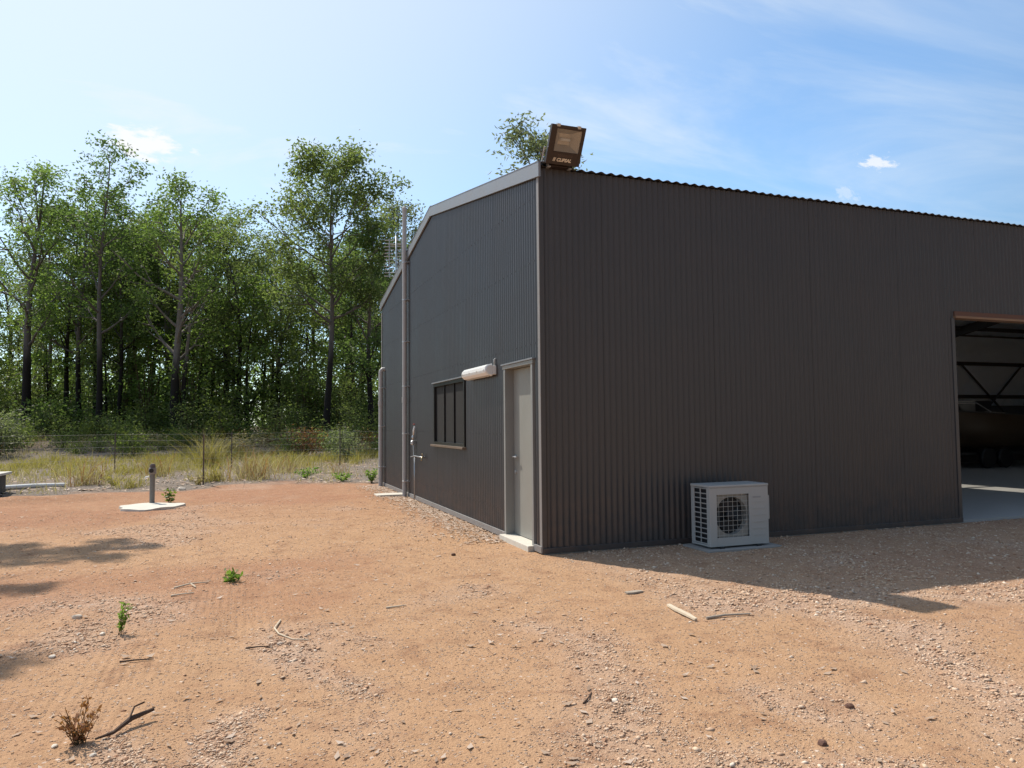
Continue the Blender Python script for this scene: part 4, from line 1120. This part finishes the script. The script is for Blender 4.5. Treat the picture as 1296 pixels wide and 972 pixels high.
def sprig(name, label, cat, x, y, h, w, stems, per, leaf, mat, seed, upright=.8, stemmat=None):
    rnd = random.Random(seed); rng = np.random.default_rng(seed); mb = MB(); C = []; U = []
    for k in range(stems):
        a = rnd.uniform(0, 6.28); rr = w*rnd.uniform(.3, 1)
        tip = Vector((math.cos(a)*rr, math.sin(a)*rr, h*rnd.uniform(.55, 1.05)))
        pts = bez((rnd.uniform(-.02, .02), rnd.uniform(-.02, .02), -.01), tip, (0, 0, h*.15), 5, rnd, .006)
        mb.tube(pts, [(.0024+.004*h)*(1-.7*i/5)*.55+.0005 for i in range(6)], 5, cap=False)
        for q in range(per):
            t = rnd.uniform(.12, 1)*5; i = min(4, int(t)); p = pts[i].lerp(pts[i+1], t-i)
            b = rnd.uniform(0, 6.28); C.append(p); U.append((math.cos(b)*(1-upright), math.sin(b)*(1-upright), upright*rnd.uniform(.2, 1)))
    V, F = leaf_quads(np.array(C), leaf[0], leaf[1], rng, .1, np.array(U)*1.0)
    t = thing(name, label, cat, (x, y, gz(x, y)))
    link('stem', mb.mesh('stem', stemmat or M_stem, True), t)
    V2 = V.reshape(-1, 4, 3)
    link('leaves', np_mesh('leaves', V, F, mat), t)['kind'] = 'stuff'
    return t
sprig('weed', 'small bright green weed lying low on the open dirt', 'weed', -3.22, -.27, .09, .13, 12, 9, (.045, .024), M_weed, 1, .35)
sprig('seedling', 'upright green seedling with a reddish tip on the left of the dirt yard', 'seedling', -3.91, -1.73, .20, .06, 7, 11, (.045, .016), M_weed, 2, .8)
sprig('seedling_clump', 'dry reddish seedling clump in the near left corner of the yard', 'seedlings', -3.80, -3.62, .17, .125, 24, 9, (.028, .015), M_dry, 3, .6)
sprig('weed', 'green weed growing at the base of the grey standpipe', 'weed', -4.45, 7.95, .24, .12, 9, 8, (.08, .05), M_leafU, 4, .4)
sprig('weed', 'bright green weed tucked against the far corner of the shed', 'weed', -.12, 10.75, .34, .24, 16, 14, (.075, .032), M_weed, 5, .5)
sprig('weed', 'green weed on the verge just left of the shed corner weed', 'weed', -.75, 11.3, .22, .38, 18, 10, (.08, .035), M_weed, 6, .4)
sprig('weed', 'bright low weed on the verge midway between the dry tuft and the shed', 'weed', -1.55, 12.9, .28, .45, 18, 10, (.09, .04), M_weed, 7, .4)
sprig('weed', 'dry pale weed beside the lone stake on the verge', 'weed', -4.15, 11.75, .26, .4, 16, 9, (.08, .035), M_straw, 8, .4)
sprig('weed', 'scrubby yellow green weed left of the standpipe on the verge', 'weed', -6.1, 12.7, .30, .5, 18, 9, (.08, .03), M_grass, 9, .4)
ms = shrub_meshes(91, 1.15, .45, 8, 16, (.11, .055), M_leafS, M_stem, .22)
put_shrub('shrub', 'waist high pale green shrub beyond the wire fence near the shed', 'shrub', .6, 21.5, ms)
ms = shrub_meshes(92, 1.1, .6, 9, 18, (.10, .05), M_dry, M_stem, .25)
put_shrub('shrub', 'reddish brown dead shrub under the trees left of the green fence shrub', 'shrub', -.6, 25.5, ms)
ms = shrub_meshes(93, 1.7, .8, 10, 22, (.14, .08), M_leafS, M_stem, .3)
put_shrub('shrub', 'pale grey green shrub at the far left end of the fence', 'shrub', -12.6, 27.5, ms)

# ------------------------------------------------------------------ fence and stakes
fn = thing('wire_fence', 'wire fence on thin steel pickets in front of the woodland', 'fence', (-6.9, 18.5, 0))
def picket(x, y, h, parent=None, ox=0., oy=0., name='post'):
    mb = MB(); z = gz(x, y)
    for a in (0, 2.094, 4.189):
        c, s = math.cos(a), math.sin(a); n_ = Vector((-s, c, 0))*.004; e = Vector((c, s, 0))*.02
        p = [Vector((x-ox, y-oy, 0))+q for q in (n_, n_+e, e-n_, -n_)]
        mb.add([v+Vector((0, 0, z-.2)) for v in p]+[v+Vector((0, 0, z+h)) for v in p], [(0,1,5,4), (1,2,6,5), (2,3,7,6), (3,0,4,7), (4,5,6,7)])
    return mb.build(name, M_picket, parent)
fxs = [-27.5, -24.1, -20.7, -17.3, -13.9, -10.4, -6.95, -3.5, .04, 3.4, 6.9]
for x in fxs: picket(x, 18.5+.03*x*0, 1.25 if x != .04 else 1.3, fn, -6.9, 18.5)
for k in range(6):
    z = .18+k*.2; mb = MB()
    mb.tube([(x+6.9, .0, z+gz(x, 18.5)-(.0 if i % 2 else .0)) for i, x in enumerate(fxs)], .0022, 4, cap=False); mb.build('wire', M_wire, fn)
mb = MB()
for i in range(140):
    x = -27.5+i*34.4/139; mb.tube([(x+6.9, .004, .16), (x+6.9, .004, 1.16)], .0022, 3, cap=False)
w_o = mb.build('mesh_wires', M_wire, fn); w_o['kind'] = 'stuff'
st = picket(-4.03, 11.6, 1.22, None, 0, 0, 'stake'); tag(st, 'lone rusty steel stake standing upright on the near verge', 'stake')

# ------------------------------------------------------------------ yard objects
pad = MB(); pr = [(0.0, 0)]
ppts = [(.52*(1+.10*math.sin(3*a+1)+.06*math.sin(7*a)), a) for a in np.linspace(0, 2*math.pi, 36, endpoint=False)]
z0 = gz(-4.68, 7.0)
vs = [(r_*math.cos(a), r_*math.sin(a)*1.12, -.05) for r_, a in ppts]+[(r_*math.cos(a)*.97, r_*math.sin(a)*1.09, .035+.006*math.sin(5*a)) for r_, a in ppts]+[(0, 0, .045)]
n = 36; fs = [(k, (k+1) % n, n+(k+1) % n, n+k) for k in range(n)]+[(n+k, n+(k+1) % n, 2*n) for k in range(n)]
pad.add(vs, fs); po = pad.build('concrete_pad', M_conc); po.location = (-4.68, 7.0, z0)
tag(po, 'rough round pale concrete pad around the foot of the grey standpipe', 'concrete pad')
bp = thing('standpipe', 'grey steel standpipe with a dark cap standing at the back of the round pad', 'standpipe', (-4.70, 7.50, z0+.02))
MB().tube([(0, 0, .0), (0, 0, .55)], .045, 14).build('pipe_body', M_picket if False else plain('weathered_grey_steel', (.20, .19, .175), .6, .2, .2, 12), bp, auto=50)
MB().lathe([(.05, .55), (.065, .56), (.065, .66), (.05, .665)], (0, 0, 0), 14).build('collar', M_trim2, bp, auto=40)
MB().lathe([(.05, .666), (.05, .70), (.035, .735), (.0, .74)], (0, 0, 0), 14).build('cap', M_picket, bp, auto=40)
MB().tube([(-.01, -.05, .615), (-.01, -.10, .615)], .04, 12).build('outlet', M_black, bp, auto=40)
MB().tube([(-.055, -.02, .50), (-.10, -.03, .495), (-.12, -.03, .47)], [.018, .02, .014], 8).build('spout', M_pvcw, bp, auto=40)
bx = thing('pit_box', 'dark box with a pale overhanging lid at the left edge of the yard', 'box', (-8.50, 10.9, gz(-8.5, 10.9)))
MB().box((-.62, -.45, -.1), (.50, .45, .40), .01).build('box_body', plain('dark_weathered_box', (.07, .062, .055), .7, 0, .3, 6), bx)
MB().box((-.60, -.462, .03), (.22, -.451, .36), .003).build('front_panel', plain('dark_green_panel', (.03, .05, .045), .5, 0, .2, 6), bx)
MB().box((-.70, -.55, .401), (.60, .52, .455), .012).build('lid', M_conc, bx)
s3 = MB().box((-9.1, 9.75, gz(-8.3, 10)-.04), (-8.12, 10.25, gz(-8.3, 10)+.06), .012).build('concrete_slab', M_conc)
tag(s3, 'low pale slab lying in front of the dark lidded box', 'concrete slab')
stb = MB(); stb.tube([(-7.92, 10.42, gz(-7.92, 10.42)-.05), (-7.92, 10.42, gz(-7.92, 10.42)+.16)], .045, 10); stb.lathe([(.06, 0), (.06, .04), (.03, .06)], (-7.92, 10.42, gz(-7.92, 10.42)+.15), 10)
tag(stb.build('pipe_stub', M_picket, auto=40), 'short dark capped pipe stub beside the lidded box', 'pipe stub')
pp = MB(); pp.tube([(-8.25, 12.05, gz(-8.2, 12.05)+.05), (-7.7, 12.4, gz(-7.7, 12.4)+.05), (-7.15, 12.75, gz(-7.1, 12.7)+.05)], .055, 12)
tag(pp.build('plastic_pipe', M_pvcw, smooth=True, auto=50), 'long white plastic pipe lying on the verge behind the lidded box', 'pipe')
def stick(label, pts, rad, mat, name='stick', cat='stick', n=7, twigs=()):
    mb = MB(); P = [(x, y, gz(x, y)+z) for x, y, z in pts]
    k = len(P); rr = [rad*(1-.45*i/(k-1)) for i in range(k)] if isinstance(rad, float) else rad
    mb.tube(P, rr, n)
    for tw in twigs: mb.tube([(x, y, gz(x, y)+z) for x, y, z in tw], rr[0]*.5+.002, 5)
    return tag(mb.build(name, mat, auto=40), label, cat)
def plank(label, a, b, w, th, mat):
    a = Vector((*a, gz(*a)+th*.6)); b = Vector((*b, gz(*b)+th*.6)); d = (b-a).normalized(); s = d.cross(Vector((0, 0, 1))).normalized()*w/2; u = Vector((0, 0, th))
    mb = MB(); vs = []
    for i, t in enumerate((0, .3, .7, 1)):
        p = a.lerp(b, t)+s*(.25*math.sin(i*2.1)); k = (.75, 1, .95, .55)[i]
        vs += [p-s*k-u*.3, p+s*k-u*.3, p+s*k*.9+u*.6, p-s*k*.9+u*.7]
    fs = [(3,2,1,0), (12,13,14,15)]
    for i in range(3):
        for k in range(4): fs.append((i*4+k, i*4+(k+1) % 4, i*4+4+(k+1) % 4, i*4+4+k))
    mb.add(vs, fs); return tag(mb.build('wood_splinter', mat), label, 'stick')
plank('pale split timber offcut lying on the dirt in front of the shed shadow', (0.0, -2.52), (-.03, -2.93), .042, .016, M_twigw)
stick('slim stick half brown half pale lying right of the pale timber offcut', [(.08, -2.90, .012), (.25, -2.89, .016), (.47, -2.91, .012)], .011, M_twig)
stick('bleached curved twig standing out on the sandy middle left of the yard', [(-2.85, -1.83, .006), (-2.90, -2.05, .012), (-2.88, -2.22, .010), (-2.80, -2.38, .006), (-2.70, -2.42, .004)], .007, M_twigw)
stick('short brown twig left of the bleached curved twig', [(-3.09, -2.43, .007), (-3.02, -2.45, .012), (-2.93, -2.50, .007)], .006, M_twigd)
stick('straight dark twig below the upright green seedling', [(-3.81, -2.43, .008), (-3.72, -2.45, .012), (-3.62, -2.45, .008)], .006, M_twigd)
stick('pale forked twig left of the low green weed', [(-3.68, -.36, .01), (-3.55, -.29, .02), (-3.40, -.25, .01)], .009, M_twigw, twigs=([(-3.55, -.29, .02), (-3.50, -.42, .01)],))
stick('short pale twig under the pale forked twig', [(-3.68, -.66, .008), (-3.60, -.67, .012), (-3.50, -.66, .008)], .008, M_twigw)
stick('charred dark branch lying beside the dry reddish seedlings', [(-3.74, -3.62, .012), (-3.67, -3.60, .022), (-3.61, -3.49, .040), (-3.52, -3.42, .05)], [.005, .008, .013, .009], M_twigd, 'branch', 'branch', 8, ([(-3.62, -3.53, .03), (-3.60, -3.46, .085), (-3.56, -3.43, .09)],))
stick('small pale twig on the open dirt left of the shed door', [(-2.06, -1.74, .008), (-1.98, -1.76, .012), (-1.90, -1.74, .008)], .008, M_twigw)
stick('thin brown twig in the gravel at the near centre of the yard', [(-1.48, -4.06, .006), (-1.42, -4.0, .010), (-1.37, -3.93, .006)], .005, M_twigd)
plank('flat dark bark strip on the dirt below the shed corner', (-.10, -2.03), (.07, -2.0), .055, .014, M_twig)
def stone(label, x, y, s, mat, seed, flat=.65):
    bm = bmesh.new(); bmesh.ops.create_icosphere(bm, subdivisions=2, radius=s); rnd = random.Random(seed)
    ax = [rnd.uniform(.7, 1.2) for _ in range(2)]; pl = [Vector((rnd.gauss(0, 1), rnd.gauss(0, 1), rnd.gauss(0, 1))).normalized() for _ in range(7)]
    for v in bm.verts:
        for p in pl:
            d = v.co.dot(p)-s*.72
            if d > 0: v.co -= p*d*.85
        v.co.x *= ax[0]*1.15; v.co.y *= ax[1]; v.co.z *= flat
    me = bpy.data.meshes.new('stone'); bm.to_mesh(me); bm.free(); me.materials.append(mat)
    o = link('stone', me, None, (x, y, gz(x, y)+s*.25)); o.rotation_euler = (0, 0, rnd.uniform(0, 6)); return tag(o, label, 'stone')
stone('bright white stone on the left of the yard before the upright seedling', -4.28, -1.13, .034, M_stoneW, 1)
stone('small white stone below the bright white stone', -4.23, -2.11, .02, M_stoneW, 2)
stone('white stone touching the left of the upright seedling', -4.02, -1.70, .022, M_stoneW, 3)
stone('dark reddish rock in the gravel at the lower right', -.27, -4.59, .026, M_stoneD, 4, .8)
stone('dark rock nearest the bottom edge right of centre', -.71, -4.87, .022, M_stoneD, 5, .8)
stone('white quartz stone on the dirt beside the pale gravel near the bottom centre', -1.32, -4.1, .018, M_stoneW, 6)
stone('brown lump of laterite on the dirt below the shed door', -.93, .35, .034, M_stoneD, 7, .5)
stone('white stone in the grass verge right of the standpipe', -4.45, 10.9, .10, M_stoneW, 8)
stone('pale stone at the right foot of the dry seedling clump', -3.72, -3.78, .015, M_stoneW, 9)
stone('pale stone left of the dry seedling clump', -3.90, -3.62, .015, M_stoneW, 10)

# ------------------------------------------------------------------ gravel and litter
def pebbles(n, seed):
    rng = np.random.default_rng(seed)
    n3 = n*5; inv = rng.uniform(1/15., 1/2.4, n3); d = 1/inv
    a = .3541+rng.uniform(-.95, .95, n3)
    x = CAM.x+np.sin(a)*d; y = CAM.y+np.cos(a)*d
    gm = gravel_mask(x, y)
    cl = sst(fbm(x*2.6, y*2.6, 55, 4), .45, .68)
    p = np.clip(.07+.20*cl+.85*gm*(.4+.8*cl)+.22*sst(d, 6, 9), 0, 1)*(1-grey_mask(x, y)*.4)
    keep = (rng.uniform(size=n3) < p) & ~((x > -.02) & (y > -.02))
    x, y, gm, d = [q[keep][:n] for q in (x, y, gm, d)]
    m_ = len(x)
    s = np.exp(rng.normal(size=m_)*.55)*(.0021+.0022*gm)*np.clip(d/4, .9, 3.)**.75
    s = np.minimum(s, .019)
    z = ground_h(x, y)
    B = np.array([[1,0,0],[-1,0,0],[0,1,0],[0,-1,0],[0,0,1],[0,0,-1],], float)
    V = B[None]*(1+rng.uniform(-.35, .35, (m_, 6, 1)))*np.stack([s*rng.uniform(.8, 1.6, m_), s*rng.uniform(.7, 1.1, m_), s*rng.uniform(.35, .7, m_)], 1)[:, None]
    V += rng.normal(size=V.shape)*s[:, None, None]*.16
    w = rng.uniform(0, 6.28, m_); c, sn = np.cos(w)[:, None], np.sin(w)[:, None]
    V = np.stack([V[..., 0]*c-V[..., 1]*sn, V[..., 0]*sn+V[..., 1]*c, V[..., 2]], -1)
    V += np.stack([x, y, z+s*.12], 1)[:, None]
    T8 = np.array([[0,2,4],[2,1,4],[1,3,4],[3,0,4],[2,0,5],[1,2,5],[3,1,5],[0,3,5]])
    F = (np.arange(m_)[:, None, None]*6+T8[None]).reshape(-1, 3)
    tag(link('gravel', np_mesh('gravel', V.reshape(-1, 3), F, M_peb)), kind='stuff')
pebbles(185000, 3)
def litter(n, seed):
    rng = np.random.default_rng(seed)
    k = n//2
    y1 = rng.uniform(.9, 10, k); x1 = -.04-np.abs(rng.normal(size=k))*.28
    d = 1/rng.uniform(1/22., 1/3., n-k); a = .3541+rng.uniform(-.95, .75, n-k)
    x2 = CAM.x+np.sin(a)*d; y2 = CAM.y+np.cos(a)*d
    keep = (~((x2 > -.05) & (y2 > -.05))) & (rng.uniform(size=n-k) < .15+.85*sst(y2, -3, 6))
    x3 = rng.uniform(-22, 5, n); y3 = 10.4+np.abs(rng.normal(size=n))*6.5
    k3 = (grey_mask(x3, y3) > .5) & ~((x3 > -.1) & (y3 < 10.3)) & (y3 < 34) & (fbm(x3*1.2, y3*1.2, 66, 3) > .42)
    x = np.concatenate([x1, x2[keep], x3[k3]]); y = np.concatenate([y1, y2[keep], y3[k3]]); m_ = len(x); far = np.arange(m_) >= k+keep.sum()
    L = rng.uniform(.014, .045, m_)*np.where(np.arange(m_) < k, 1.15, 1.)*np.where(far, 2.2, 1.); Wd = L*rng.uniform(.25, .6, m_)
    w = rng.uniform(0, 6.28, m_); c, s = np.cos(w), np.sin(w); z = ground_h(x, y)+.006
    P = []
    for u, v, hz in ((-1, 0, .25), (0, -1, .0), (1, 0, .3), (0, 1, .05)):
        P.append(np.stack([x+(u*L*c-v*Wd*s)*.8, y+(u*L*s+v*Wd*c)*.8, z+hz*L*rng.uniform(.0, 1.6, m_)], 1))
    V = np.stack(P, 1).reshape(-1, 3); F = np.arange(4*m_).reshape(-1, 4)
    tag(link('leaf_litter', np_mesh('leaf_litter', V, F, M_litter)), kind='stuff')
litter(7000, 9)
